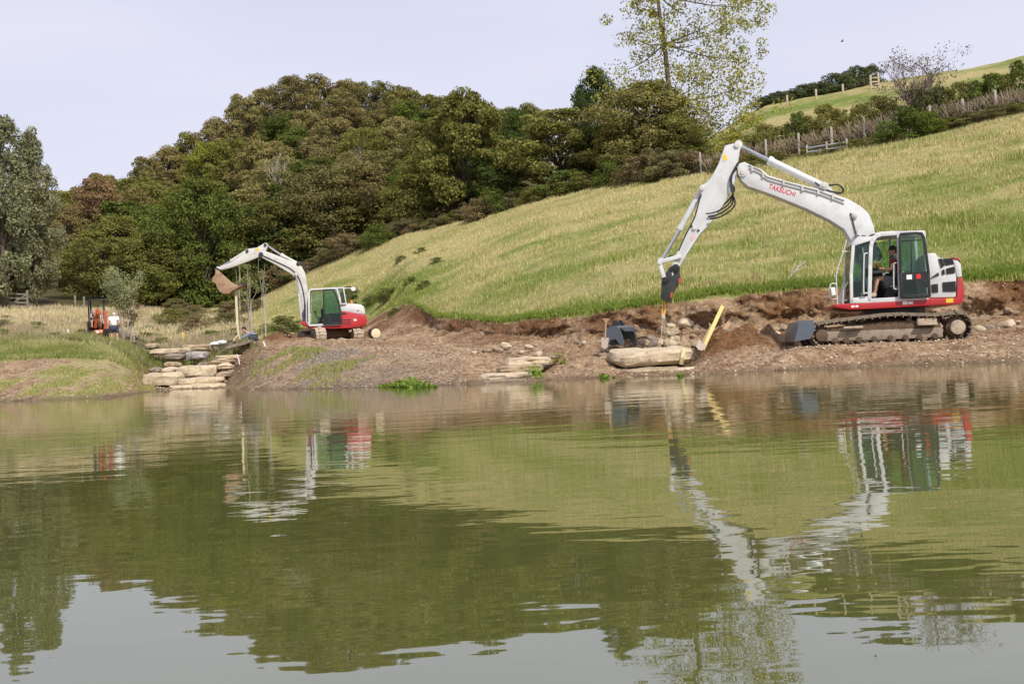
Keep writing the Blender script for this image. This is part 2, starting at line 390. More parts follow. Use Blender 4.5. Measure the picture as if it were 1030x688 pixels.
def gz(x, y):                                    # quick look-up on the finished surface
    u = x / y; c = int(np.clip(np.searchsorted(UU, u) - 1, 0, len(UU) - 2)); f = (u - UU[c]) / (UU[c + 1] - UU[c])
    return float(np.interp(y, GY[:, c], GZ[:, c]) * (1 - f) + np.interp(y, GY[:, c + 1], GZ[:, c + 1]) * f)
def terrain_mat():
    m, t, b = nodes_of('ground_soil_and_sward'); q = NT(t)
    pos = q.n('ShaderNodeNewGeometry').outputs['Position']
    a1 = q.n('ShaderNodeAttribute', attribute_name='zone'); a2 = q.n('ShaderNodeAttribute', attribute_name='zone_b')
    s1 = q.n('ShaderNodeSeparateColor'); q.l(a1.outputs['Color'], s1.inputs[0])
    s2 = q.n('ShaderNodeSeparateColor'); q.l(a2.outputs['Color'], s2.inputs[0])
    n_f = q.noise(pos, 9, 6, 0.65); n_m = q.noise(pos, 2.2, 5, 0.6); n_l = q.noise(pos, 0.5, 4, 0.55)
    # sward
    straw = q.mix(q.rng(n_f, 0.3, 0.7), (0.24, 0.20, 0.075), (0.46, 0.395, 0.19))
    green = q.mix(q.rng(n_f, 0.3, 0.7), (0.075, 0.115, 0.018), (0.21, 0.25, 0.05))
    gf = q.rng(q.math('ADD', s1.outputs[2], q.math('MULTIPLY', q.math('SUBTRACT', n_m, 0.5), 0.7)), 0.1, 0.8)
    grass = q.mix(gf, straw, green)
    # soil
    tan = q.mix(q.rng(n_f, 0.32, 0.68), (0.21, 0.13, 0.073), (0.54, 0.40, 0.26))
    tan = q.mix(q.rng(n_m, 0.48, 0.66, 0, 0.75), tan, (0.16, 0.09, 0.048)); tan = q.mix(q.rng(n_l, 0.5, 0.62, 0, 0.45), tan, (0.22, 0.12, 0.065))
    redc = q.mix(q.rng(n_f, 0.3, 0.7), (0.075, 0.034, 0.014), (0.28, 0.15, 0.072))
    soil = q.mix(q.rng(q.math('ADD', s2.outputs[1], q.math('MULTIPLY', q.math('SUBTRACT', n_m, 0.5), 0.9)), 0.15, 0.85), tan, redc)
    vo = q.n('ShaderNodeTexVoronoi'); vo.inputs['Scale'].default_value = 19; q.l(pos, vo.inputs['Vector'])
    sv = q.n('ShaderNodeSeparateColor'); q.l(vo.outputs['Color'], sv.inputs[0])
    stone = q.mix(sv.outputs[0], (0.22, 0.18, 0.14), (0.40, 0.35, 0.29))
    gravelc = q.mix(q.rng(vo.outputs['Distance'], 0.35, 0.7), stone, (0.15, 0.105, 0.07))
    soil = q.mix(q.rng(q.math('ADD', s1.outputs[1], q.math('MULTIPLY', q.math('SUBTRACT', n_m, 0.5), 0.8)), 0.3, 0.8), soil, gravelc)
    df = q.rng(q.math('ADD', s1.outputs[0], q.math('MULTIPLY', q.math('SUBTRACT', n_f, 0.5), 0.8)), 0.35, 0.65)
    c = q.mix(df, grass, soil)
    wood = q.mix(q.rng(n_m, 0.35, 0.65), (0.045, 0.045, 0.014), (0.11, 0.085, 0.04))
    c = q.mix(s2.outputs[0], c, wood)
    c = q.mix(q.math('MULTIPLY', s2.outputs[2], 0.55), c, (0.07, 0.047, 0.028))
    q.l(c, b.inputs['Base Color']); b.inputs['Roughness'].default_value = 0.95; b.inputs['Specular IOR Level'].default_value = 0.15
    h = q.math('ADD', q.noise(pos, 14, 6, 0.7), q.math('MULTIPLY', vo.outputs['Distance'], -0.2))
    q.l(q.bump(h, 1.0, 0.08), b.inputs['Normal'])
    return m
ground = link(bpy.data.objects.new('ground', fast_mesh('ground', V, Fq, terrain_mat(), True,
    {'zone': np.stack([dirt, gravel, np.clip(lush, 0, 1)], -1).reshape(-1, 3), 'zone_b': np.stack([np.clip(woods, 0, 1), np.clip(red, 0, 1), wet_dark], -1).reshape(-1, 3)})))
tag(ground, 'grassy hillside with a dug brown bank and track above the pond', kind='structure')
# near bank the photographer stands on
nx, ny = np.meshgrid(np.linspace(-40, 40, 80), np.linspace(-40, 0.55, 40))
nzz = 0.05 + 0.03 * fbm(nx, ny, o=3, seed=70) - 0.35 * sstep(-0.4, 0.55, ny)
ii = np.arange(nx.size).reshape(nx.shape)
nb = fast_mesh('near_bank', np.stack([nx, ny, nzz], -1).reshape(-1, 3), np.stack([ii[:-1, :-1], ii[:-1, 1:], ii[1:, 1:], ii[1:, :-1]], -1).reshape(-1, 4), ground.data.materials[0], True,
    {'zone': np.tile([0.4, 0, 0.4], (nx.size, 1)), 'zone_b': np.zeros((nx.size, 3))})
tag(link(bpy.data.objects.new('near_bank', nb)), 'low grassy bank on the near side of the pond', kind='structure')

# ------------------------------------------------------------------ water
def water_mat():
    m, t, b = nodes_of('murky_pond_water'); q = NT(t)
    pos = q.n('ShaderNodeNewGeometry').outputs['Position']
    b.inputs['IOR'].default_value = 3.3; b.inputs['Roughness'].default_value = 0.012
    n0 = q.noise(pos, 0.15, 3)
    q.l(q.mix(q.rng(n0, 0.3, 0.7), (0.076, 0.083, 0.023), (0.09, 0.093, 0.03)), b.inputs['Base Color'])
    def wave(scale, sx, sy, detail, amp, rough=0.5):
        mp = q.n('ShaderNodeMapping'); mp.inputs['Scale'].default_value = (sx, sy, 1); mp.inputs['Rotation'].default_value = (0, 0, math.radians(8))
        q.l(pos, mp.inputs['Vector']); return q.math('MULTIPLY', q.noise(mp.outputs['Vector'], scale, detail, rough), amp)
    h = q.math('ADD', wave(1.0, 1.0, 2.2, 2, 0.30), q.math('ADD', wave(1.0, 3.2, 8.0, 2, 0.10), wave(1.0, 0.25, 0.5, 2, 0.5)))
    q.l(q.bump(h, 0.22, 0.05), b.inputs['Normal'])
    return m
wx0, wx1 = -60, 60
wm = fast_mesh('water', np.array([[wx0, 0.0, 0], [wx1, 0.0, 0], [wx1, 60, 0], [wx0, 60, 0]], float), np.array([[0, 1, 2, 3]]), water_mat())
tag(link(bpy.data.objects.new('water', wm)), 'calm murky green pond water mirroring the hillside', kind='structure')
S.cycles.max_bounces = 6; S.cycles.diffuse_bounces = 2; S.cycles.glossy_bounces = 3; S.cycles.transmission_bounces = 4; S.cycles.transparent_max_bounces = 12
# ------------------------------------------------------------------ machine paint
WHITE = mat('white_machine_paint', (0.56, 0.565, 0.565), 0.35, 0, (0.33, 0.31, 0.27), 0.5, 2.2)
WHITE_D = mat('dusty_white_paint', (0.52, 0.505, 0.475), 0.45, 0, (0.33, 0.29, 0.23), 0.7, 3.5)
RED = mat('red_machine_paint', (0.42, 0.022, 0.028), 0.35, 0, (0.22, 0.07, 0.05), 0.5, 3.0)
BLACK = mat('black_frame_paint', (0.012, 0.012, 0.013), 0.4, 0, (0.05, 0.045, 0.04), 0.4, 6)
RUBBER = mat('black_rubber_hose', (0.016, 0.016, 0.017), 0.55)
DARK = mat('dark_grey_steel', (0.045, 0.047, 0.05), 0.45, 0.5, (0.10, 0.08, 0.06), 0.6, 5)
BLUEGREY = mat('blue_grey_steel', (0.13, 0.15, 0.18), 0.38, 0.5, (0.16, 0.12, 0.085), 0.8, 3)
CHROME = mat('chromed_rod', (0.62, 0.62, 0.62), 0.16, 1.0)
MUDDY = mat('muddy_track_steel', (0.21, 0.165, 0.115), 0.75, 0.1, (0.09, 0.062, 0.042), 0.9, 7, 0.6, 30)
MUDDARK = mat('mud_caked_frame', (0.12, 0.075, 0.045), 0.9, 0, (0.045, 0.03, 0.02), 0.9, 5, 0.8, 18)
MUDLITE = mat('dry_mud_on_tracks', (0.42, 0.34, 0.25), 0.9, 0, (0.17, 0.115, 0.075), 0.9, 6, 0.8, 22)
ORANGE = mat('orange_paint', (0.40, 0.075, 0.03), 0.45, 0, (0.22, 0.10, 0.05), 0.5, 4)
RUSTED = mat('earth_covered_steel', (0.32, 0.20, 0.12), 0.7, 0.1, (0.14, 0.075, 0.04), 0.9, 4, 0.4, 15)
YELLOW = mat('yellow_sticker', (0.75, 0.5, 0.02), 0.5)
STICKER = mat('white_sticker', (0.75, 0.75, 0.72), 0.5)
REDST = mat('red_sticker', (0.6, 0.02, 0.02), 0.5)
AMBER = mat('amber_lens', (0.8, 0.2, 0.03), 0.25)
SEATM = mat('grey_seat_cloth', (0.11, 0.115, 0.12), 0.85)
INTER = mat('dark_cab_trim', (0.025, 0.026, 0.027), 0.7)
def glass_mat():
    m, t, b = nodes_of('green_tinted_glass'); q = NT(t); t.nodes.remove(b)
    tr = q.n('ShaderNodeBsdfTransparent'); tr.inputs['Color'].default_value = (0.62, 0.78, 0.71, 1)
    gl = q.n('ShaderNodeBsdfGlossy'); gl.inputs['Roughness'].default_value = 0.03
    fr = q.n('ShaderNodeFresnel'); fr.inputs['IOR'].default_value = 1.5
    mx = q.n('ShaderNodeMixShader'); q.l(fr.outputs[0], mx.inputs[0]); q.l(tr.outputs[0], mx.inputs[1]); q.l(gl.outputs[0], mx.inputs[2])
    q.l(mx.outputs[0], t.nodes['Material Output'].inputs['Surface']); return m
GLASS = glass_mat()

def lettering(name, text, p0, p1, height, m, parent, yoff):
    """flat raised letters along p0 -> p1 on a side facing the camera"""
    cu = bpy.data.curves.new(name, 'FONT'); cu.body = text; cu.extrude = 0.004; cu.offset = 0.012; cu.space_character = 1.05
    tmp = bpy.data.objects.new(name, cu); COL.objects.link(tmp)
    me = bpy.data.meshes.new_from_object(tmp.evaluated_get(bpy.context.evaluated_depsgraph_get()))
    bpy.data.objects.remove(tmp)
    co = np.zeros(len(me.vertices) * 3); me.vertices.foreach_get('co', co); co = co.reshape(-1, 3)
    mn, mxx = co.min(0), co.max(0)
    d = Vector(p1) - Vector(p0); l = d.length; d.normalize(); upv = Vector((0, -1, 0)).cross(d); upv = -upv if upv.z < 0 else upv
    org = world_loc(parent)
    out = []
    for c in co:
        a = (c[0] - mn[0]) / (mxx[0] - mn[0]) * l; h = (c[1] - mn[1]) / (mxx[1] - mn[1]) * height
        p = Vector(p0) + d * a + upv * h + Vector((0, -c[2] + yoff, 0)) - org; out.append(tuple(p))
    me.vertices.foreach_set('co', np.array(out, np.float32).ravel()); me.update()
    me.materials.clear(); me.materials.append(m)
    return link(bpy.data.objects.new(name, me), parent)

def catenary(p0, p1, sag, n=10, side=(0, 0, -1)):
    p0, p1 = Vector(p0), Vector(p1); s = Vector(side)
    return [p0.lerp(p1, i / n) + s * sag * 4 * (i / n) * (1 - i / n) for i in range(n + 1)]
def smooth_path(pts, k=4):
    pts = [Vector(p) for p in pts]; out = []
    for i in range(len(pts) - 1):
        a, b, c, d = pts[max(i - 1, 0)], pts[i], pts[i + 1], pts[min(i + 2, len(pts) - 1)]
        for j in range(k):
            t = j / k
            out.append(0.5 * ((2 * b) + (c - a) * t + (2 * a - 5 * b + 4 * c - d) * t * t + (3 * b - a - 3 * c + d) * t ** 3))
    out.append(pts[-1]); return out
def ram(name, p0, pm, p1, r, parent, paint):
    """hydraulic ram: painted barrel p0-pm, chromed rod pm-p1"""
    b = MB().tube([p0, pm], r, 12); d = (Vector(pm) - Vector(p0)).normalized()
    b.tube([Vector(pm) - d * 0.06, Vector(pm) + d * 0.05], r * 1.22, 12)
    o = b.build(name, paint, parent)
    MB().tube([pm, p1], r * 0.55, 10).build('rod', CHROME, o)
    for p in (p0, p1): MB().tube([Vector(p) - Vector((0, r * 1.5, 0)), Vector(p) + Vector((0, r * 1.5, 0))], r * 1.1, 12).build('ram_eye', paint, o)
    return o
def track_loop(loop, wv, width, root, m_shoe, pitch=0.17, org=None):
    """closed path of shoes; wv = unit vector across the track, loop = outline on the near edge"""
    pts = [Vector(p) for p in loop]; pts.append(pts[0]); seg = [(b - a).length for a, b in zip(pts, pts[1:])]; tot = sum(seg)
    n = int(tot / pitch); mb = MB(); wv = Vector(wv)
    for i in range(n):
        s = tot * i / n; k = 0
        while s > seg[k]: s -= seg[k]; k += 1
        p = pts[k].lerp(pts[k + 1], s / seg[k]); t = (pts[k + 1] - pts[k]).normalized(); nrm = t.cross(wv).normalized()
        R = Matrix((t, wv, nrm)).transposed(); c = p + wv * width / 2
        mb.box(c, (pitch * 0.86, width, 0.03), R)
        mb.box(c + nrm * 0.03 + t * pitch * 0.25, (0.022, width * 0.98, 0.045), R); mb.box(c - nrm * 0.04, (pitch * 0.98, width * 0.34, 0.06), R)
    o = mb.build('track_shoes', m_shoe, root, smooth=0); return tag(o, kind='stuff')

# ------------------------------------------------------------------ the large machine at the water's edge
c2 = crop(780, 210, 4.586); c3 = crop(590, 130, 3.433); c5 = crop(840, 220, 5.293); c6 = crop(470, 300, 3.552)
YN, YF, YB = 23.85, 26.25, 24.95
def at2(pts, Y): return [P(*c2(x, y), Y) for x, y in pts]
def at3(pts, Y): return [P(*c3(x, y), Y) for x, y in pts]
_P = P; P = FR_BIG; exo = FR_BIG.nom.copy()
ex = empty('excavator', exo, 'big white and red tracked excavator with its cab door open, lifting a stone slab', 'excavator', 'excavators at work round the pond')
loop2 = [(218, 634), (190, 624), (172, 600), (168, 575), (180, 548), (205, 532), (300, 518), (400, 506), (500, 494), (580, 490), (660, 493), (740, 494), (800, 488),
         (850, 483), (880, 490), (903, 515), (908, 545), (900, 575), (880, 597), (850, 604), (700, 612), (500, 622), (350, 628)]
for k, (y0, sgn) in enumerate(((23.72, 1), (25.78, 1))):
    lp = [Vector((p.x, y0, p.z)) for p in at2(loop2, 23.75)]
    tr = track_loop(lp[::-1], (0, 1, 0), 0.6, ex, MUDDY); tr.name = 'track'
    fr = [Vector((p.x, y0 + 0.06, p.z)) for p in at2([(212, 568), (490, 558), (770, 548), (776, 592), (500, 604), (215, 612)], 23.75)]
    MB().prism(fr, (0, 0.46, 0)).build('track_frame', mat('dusty_frame_beam', (0.27, 0.22, 0.16), 0.8, 0, (0.11, 0.08, 0.055), 0.9, 5, 0.4, 20), ex, bevel=0.02)
    fb = [Vector((p.x, y0 + 0.12, p.z)) for p in at2([(238, 548), (500, 520), (760, 512), (772, 552), (500, 562), (228, 572)], 23.75)]
    MB().prism(fb, (0, 0.36, 0)).build('upper_track_frame', MUDDARK, ex, bevel=0.02)
    for cx, cy, r, nm in ((843, 546, 0.235, 'sprocket'), (214, 584, 0.20, 'idler')):
        c = P(*c2(cx, cy), 23.75); c.y = y0
        mb = MB(); n = 20
        for i in range(n):
            a = 2 * math.pi * i / n; mb.box(c + Vector((math.cos(a) * r, 0.3, math.sin(a) * r)), (0.07, 0.10, 0.05), Matrix.Rotation(-a, 3, 'Y'))
        mb.tube([c + Vector((0, 0.16, 0)), c + Vector((0, 0.44, 0))], r * 0.98, 24)
        w = mb.build(nm, MUDDARK, ex)
        MB().tube([c + Vector((0, 0.03, 0)), c + Vector((0, 0.2, 0))], r * 0.70, 24).build('hub', MUDLITE if nm == 'sprocket' else MUDDARK, w, bevel=0.02)
    for cx in (275, 325, 385, 455, 530, 600, 665, 735):
        c = P(*c2(cx, 610 - (cx - 275) * 0.045), 23.75); c.y = y0
        MB().tube([c + Vector((0, 0.05, 0)), c + Vector((0, 0.5, 0))], 0.075, 14).tube([c + Vector((0, 0.02, 0)), c + Vector((0, 0.06, 0))], 0.04, 10).build('track_roller', MUDDARK, ex)
    for cx in (400, 620):
        c = P(*c2(cx, 513), 23.75); c.y = y0
        MB().tube([c + Vector((0, 0.1, 0)), c + Vector((0, 0.45, 0))], 0.055, 12).build('carrier_roller', MUDDARK, ex)
    for x0, x1, yy in ((313, 403, 549), (655, 745, 534)):
        q0, q1 = P(*c2(x0, yy), 23.7), P(*c2(x1, yy - 4), 23.7)
        MB().bar(Vector((q0.x, y0 - 0.02, q0.z)), Vector((q1.x, y0 - 0.02, q1.z)), 0.05, 0.16).build('step_plate', MUDLITE, ex, bevel=0.01)
    q0 = at2([(655, 505), (745, 502), (747, 530), (655, 534)], 23.75)
    MB().prism([Vector((p.x, y0 + 0.04, p.z)) for p in q0], (0, 0.1, 0)).build('mud_pocket', MUDLITE, ex, bevel=0.02)
cc = P(*c2(520, 545), 25); MB().box((cc.x, 25.05, cc.z), (1.7, 1.7, 0.36)).build('undercarriage', MUDDARK, ex, bevel=0.05)
cc = P(*c2(545, 470), 25); MB().tube([(cc.x, 25.05, cc.z - 0.2), (cc.x, 25.05, cc.z + 0.12)], 0.72, 28).build('slew_ring', BLACK, ex)
# dozer blade at the front, curved plate between the tracks
prof = [(88, 517), (74, 545), (72, 575), (66, 612), (78, 618), (92, 590), (96, 560), (112, 526)]
bl = MB().prism([Vector((p.x, 23.75, p.z)) for p in at2([(a + 20, b) for a, b in prof], 23.75)], (0, 2.55, 0)).build('dozer_blade', BLUEGREY, ex, bevel=0.012)
MB().prism([Vector((p.x, 23.70, p.z)) for p in at2([(105, 517), (172, 513), (182, 556), (160, 600), (100, 610), (86, 614), (100, 560)], 23.75)], (0, 0.045, 0)).build('end_plate', BLUEGREY, bl)
for yy in (24.55, 25.55):
    a, b = P(*c2(110, 572), 23.75), P(*c2(330, 560), 23.75)
    MB().bar((a.x, yy, a.z), (b.x, yy, b.z), 0.14, 0.12).build('blade_arm', DARK, ex, bevel=0.02)
# upper structure
skirt = at2([(272, 441), (340, 437), (432, 431), (600, 420), (715, 412), (836, 410), (839, 320), (866, 318), (871, 360), (871, 405), (862, 436), (845, 441), (700, 447), (560, 456), (430, 463), (350, 466), (275, 456)], YN)
MB().prism(skirt, (0, YF - YN, 0)).build('red_skirt', RED, ex, bevel=0.03)
cw = at2([(816, 229), (846, 236), (858, 255), (865, 315), (838, 318), (826, 262)], YN)
MB().prism([p + Vector((0, 0.02, 0)) for p in cw], (0, YF - YN - 0.04, 0)).build('counterweight', WHITE, ex, bevel=0.05)
cwt = at2([(818, 224), (845, 228), (855, 246), (846, 236), (816, 229)], YN)
MB().prism([p + Vector((0, 0.01, 0)) for p in cwt], (0, YF - YN - 0.02, 0)).build('red_top_trim', RED, ex)
hood = at2([(699, 206), (738, 203), (752, 222), (760, 227), (820, 229), (836, 318), (834, 408), (712, 411), (704, 300)], YN)
MB().prism([p + Vector((0, 0.015, 0)) for p in hood], (0, YF - YN - 0.03, 0)).build('engine_hood', WHITE, ex, bevel=0.03)
VENTS = [[(752, 232), (768, 229), (780, 262), (765, 275)], [(773, 230), (815, 229), (825, 255), (785, 262)], [(718, 318), (750, 294), (755, 308), (722, 319)], [(768, 284), (779, 279), (782, 302), (770, 306)],
         [(788, 276), (825, 266), (828, 297), (790, 302)], [(720, 350), (749, 346), (751, 385), (722, 388)], [(771, 340), (831, 334), (832, 382), (773, 383)]]
for i, v in enumerate(VENTS):
    p = [a + Vector((0, -0.004, 0)) for a in at2(v, YN)]
    o = MB().prism(p, (0, 0.03, 0)).build('vent', BLACK, ex)
    mb = MB()
    for j in range(1, 5):
        a = p[0].lerp(p[3], j / 5); b = p[1].lerp(p[2], j / 5); mb.bar(a + Vector((0, -0.006, 0)), b + Vector((0, -0.006, 0)), 0.008, 0.012)
    mb.build('grille', DARK, o)
for v, m, nm in (([(787, 415), (820, 412), (820, 432), (787, 434)], YELLOW, 'yellow_sticker'), ([(587, 428), (608, 427), (608, 442), (587, 443)], STICKER, 'white_sticker'), ([(612, 429), (634, 428), (634, 440), (612, 441)], STICKER, 'white_sticker')):
    MB().prism([a + Vector((0, -0.004, 0)) for a in at2(v, YN)], (0, 0.03, 0)).build(nm, m, ex)
for v in ([(350, 447), (364, 446), (364, 455), (350, 456)], [(369, 446), (382, 445), (382, 454), (369, 455)]): MB().prism([a + Vector((0, -0.004, 0)) for a in at2(v, YN)], (0, 0.03, 0)).build('white_sticker', STICKER, ex)
MB().box(P(*c2(560, 432), 25.05), (2.3, 1.9, 0.1)).build('deck', BLACK, ex)
# right-hand side body beside the boom
sb = at2([(300, 440), (330, 330), (420, 300), (560, 290), (700, 280), (712, 411)], 25.55)
MB().prism(sb, (0, 0.66, 0)).build('side_tank', WHITE, ex, bevel=0.03)

# cab
cab = MB(); CY1 = 24.88
def strip(pts, w, Y0=YN, d=0.07, mb=cab):
    q = at2(pts, YN); q = [Vector((p.x, Y0, p.z)) for p in q]
    for a, b in zip(q, q[1:]): mb.bar(a, b, w, d)
    for a in q[1:-1]: mb.tube([a - Vector((0, d * 0.499, 0)), a + Vector((0, d * 0.499, 0))], w / 2, 12)
for Y0 in (YN + 0.035, CY1 - 0.035):
    strip([(352, 434), (350, 300), (360, 165)], 0.07, Y0)                                       # front post
    strip([(434, 428), (438, 260), (441, 175), (447, 150), (462, 130), (485, 119), (560, 113), (683, 108)], 0.085, Y0)   # door post and roof rail
    strip([(574, 415), (566, 118)], 0.05, Y0)
    strip([(360, 165), (440, 140)], 0.07, Y0, 0.08)
    strip([(686, 108), (693, 210), (706, 412)], 0.06, Y0)
    strip([(345, 426), (440, 424), (706, 410)], 0.10, Y0)
for x, y in ((360, 165), (441, 150), (686, 108), (706, 412), (352, 430)):
    a = P(*c2(x, y), YN); cab.bar((a.x, YN + 0.03, a.z), (a.x, CY1 - 0.03, a.z), 0.06, 0.06, (0, 0, 1))
cab.build('cab_frame', WHITE, ex, bevel=0.008)
rf = at2([(350, 164), (380, 128), (445, 128), (480, 106), (560, 103), (688, 100), (690, 112), (480, 118), (440, 145), (360, 168)], YN)
MB().prism([p + Vector((0, 0.02, 0)) for p in rf], (0, CY1 - YN - 0.04, 0)).build('cab_roof', WHITE, ex, bevel=0.02)
MB().prism([Vector((p.x, 24.1, p.z)) for p in at2([(455, 107), (555, 96), (558, 104), (455, 112)], YN)], (0, 0.6, 0)).build('roof_hatch', WHITE_D, ex, bevel=0.01)
def pane(pts, Y0, parent=ex, t=0.008, nm='window_pane'):
    return MB().prism([Vector((p.x, Y0, p.z)) for p in at2(pts, YN)], (0, t, 0)).build(nm, GLASS, parent, smooth=0)
pane([(362, 170), (428, 160), (414, 404), (362, 414)], YN + 0.03)
MB().prism([Vector((p.x, YN + 0.012, p.z)) for p in at2([(346, 412), (432, 403), (432, 432), (344, 437)], YN)], (0, 0.05, 0)).build('lower_front_panel', WHITE, ex)
fp = at2([(352, 168), (349, 412)], YN)
MB().prism([Vector((fp[0].x, YN + 0.07, fp[0].z)), Vector((fp[0].x, CY1 - 0.07, fp[0].z)), Vector((fp[1].x, CY1 - 0.07, fp[1].z)), Vector((fp[1].x, YN + 0.07, fp[1].z))], (0.008, 0, 0)).build('windscreen', GLASS, ex, smooth=0)
pane([(366, 168), (440, 150), (560, 124), (570, 300), (440, 320), (362, 330)], CY1 - 0.04)
pane([(576, 124), (680, 118), (700, 290), (576, 298)], CY1 - 0.04)
MB().prism([Vector((p.x, CY1 - 0.05, p.z)) for p in at2([(350, 330), (700, 292), (706, 410), (350, 430)], YN)], (0, 0.04, 0)).build('far_wall', INTER, ex)
MB().prism([Vector((p.x, YN + 0.08, p.z)) for p in at2([(345, 418), (706, 404), (706, 418), (345, 436)], YN)], (0, 0.9, 0)).build('cab_floor', INTER, ex)
# door folded back along the body
dr = MB(); DY = YN - 0.09
def dstrip(pts, w): strip(pts, w, DY, 0.05, dr)
dstrip([(578, 414), (573, 300), (571, 122)], 0.05); dstrip([(571, 120), (640, 115), (670, 117), (682, 140), (702, 300), (706, 408)], 0.055); dstrip([(578, 408), (706, 402)], 0.09); dstrip([(576, 152), (680, 146)], 0.025)
dstrip([(622, 150), (624, 292)], 0.018)
door = dr.build('door', BLACK, ex, bevel=0.006)
MB().prism([Vector((p.x, DY - 0.02, p.z)) for p in at2([(578, 298), (700, 291), (708, 375), (660, 332), (580, 340)], YN)], (0, 0.04, 0)).build('door_panel', BLACK, door)
for pts, nm in (([(576, 128), (672, 122), (697, 290), (580, 297)], 'door_glass'), ([(582, 338), (660, 331), (704, 372), (705, 400), (582, 405)], 'door_glass')):
    MB().prism([Vector((p.x, DY, p.z)) for p in at2(pts, YN)], (0, 0.008, 0)).build(nm, GLASS, door, smooth=0)
MB().prism([Vector((p.x, DY - 0.026, p.z)) for p in at2([(600, 307), (625, 306), (625, 327), (600, 328)], YN)], (0, 0.008, 0)).build('white_sticker', STICKER, door)
MB().prism([Vector((p.x, DY - 0.026, p.z)) for p in at2([(645, 304), (665, 303), (665, 324), (645, 325)], YN)], (0, 0.008, 0)).build('red_sticker', REDST, door)
hp = [Vector((p.x, YN - 0.07, p.z)) for p in at2([(424, 206), (410, 210), (406, 225), (404, 380), (412, 390), (426, 388)], YN)]
MB().tube(smooth_path(hp, 3), 0.016, 8).build('grab_rail', WHITE, ex)
hp = [Vector((p.x, YN - 0.02, p.z)) for p in at2([(561, 250), (549, 252), (545, 265), (545, 360), (550, 370), (562, 370)], YN)]
MB().tube(smooth_path(hp, 3), 0.014, 8).build('grab_rail', WHITE, ex)
# front guard rail with mirror
rl = MB()
for path in ([(331, 140), (322, 180), (288, 285), (285, 330), (290, 440)], [(310, 195), (352, 196)], [(288, 348), (258, 346), (256, 412), (290, 412)], [(340, 335), (318, 380), (315, 440)]):
    rl.tube(smooth_path([Vector((p.x, YN + 0.15, p.z)) for p in at2(path, YN)], 3), 0.016, 8)
gr = rl.build('front_rail', WHITE_D, ex)
MB().prism([Vector((p.x, YN + 0.05, p.z)) for p in at2([(256, 364), (276, 360), (281, 398), (262, 402)], YN)], (0, 0.12, 0)).build('mirror', STICKER, gr, bevel=0.02)
for cx in (389, 416):
    c = P(*c2(cx, 131), YN + 0.15); MB().tube([c, c + Vector((-0.09, 0, 0.0))], 0.045, 12, r2=0.055).tube([c + Vector((0, 0, -0.07)), c], 0.012, 6).build('work_lamp', BLACK, ex)
# inside the cab
s = MB(); s.prism([Vector((p.x, 24.12, p.z)) for p in at2([(515, 305), (560, 308), (562, 345), (520, 362), (508, 335)], YN)], (0, 0.5, 0))
seat = s.build('seat', SEATM, ex, bevel=0.05)
MB().prism([Vector((p.x, 24.14, p.z)) for p in at2([(552, 205), (566, 205), (570, 312), (556, 312)], YN)], (0, 0.46, 0)).build('seat_back', SEATM, seat, bevel=0.04)
MB().prism([Vector((p.x, 24.2, p.z)) for p in at2([(530, 362), (565, 350), (566, 408), (515, 408)], YN)], (0, 0.35, 0)).build('seat_base', INTER, seat)
MB().prism([Vector((p.x, 24.62, p.z)) for p in at2([(445, 262), (520, 262), (524, 300), (448, 305)], YN)], (0, 0.16, 0)).build('console', INTER, ex, bevel=0.02)
MB().prism([Vector((p.x, 24.6, p.z)) for p in at2([(470, 242), (515, 236), (518, 255), (472, 260)], YN)], (0, 0.1, 0)).build('yellow_box', YELLOW, ex, bevel=0.01)
MB().prism([Vector((p.x, 24.06, p.z)) for p in at2([(448, 284), (515, 280), (515, 292), (448, 298)], YN)], (0, 0.1, 0)).build('arm_console', INTER, ex, bevel=0.02)
for yy in (24.1, 24.66): a, b = P(*c2(487, 292), YN), P(*c2(478, 262), YN); MB().tube([(a.x, yy, a.z), (b.x, yy, b.z)], 0.015, 8).ball((b.x, yy, b.z), (0.025, 0.025, 0.05)).build('control_lever', BLACK, ex)
for k in range(5):
    pts = [(470 + k * 9, 215), (476 + k * 8, 165 - k * 3), (500 + k * 6, 150 + k * 5), (522 + k * 3, 175 + k * 5), (512 + k * 3, 220)]
    MB().tube(smooth_path([Vector((p.x, 25.0 + 0.03 * k, p.z)) for p in at2(pts, YN)], 4), 0.02, 6).build('hydraulic_hose', RUBBER, ex)

# boom
bm_ = at3([(523, 150), (519, 132), (528, 118), (546, 113), (575, 128), (606, 140), (628, 160), (700, 182), (805, 208), (905, 242), (950, 268), (975, 292), (992, 335), (1010, 440), (960, 480), (925, 440), (915, 388), (890, 346), (840, 314), (760, 275), (640, 226), (556, 197), (532, 175)], YB)
boom = MB().prism(bm_, (0, 0.46, 0)).build('boom', WHITE, ex, bevel=0.025)
for off in (0, 11):
    pts = [(560, 124 + off), (600, 142 + off), (622, 164 + off), (690, 184 + off), (800, 212 + off), (890, 246 + off)]
    MB().tube([p + Vector((0, -0.02, 0)) for p in at3(pts, YB)], 0.014, 6).build('pipe', WHITE_D, boom)
for x, y in ((572, 138), (610, 160), (680, 186), (745, 206), (800, 218), (850, 235)):
    p = P(*c3(x, y), YB); MB().box(p + Vector((0, -0.02, 0)), (0.05, 0.06, 0.12)).build('pipe_clamp', WHITE_D, boom)
lettering('lettering', 'TAKEUCHI', P(*c3(627, 205), YB), P(*c3(718, 234), YB), 0.125, mat('red_lettering', (0.55, 0.03, 0.04), 0.4), boom, -0.004)
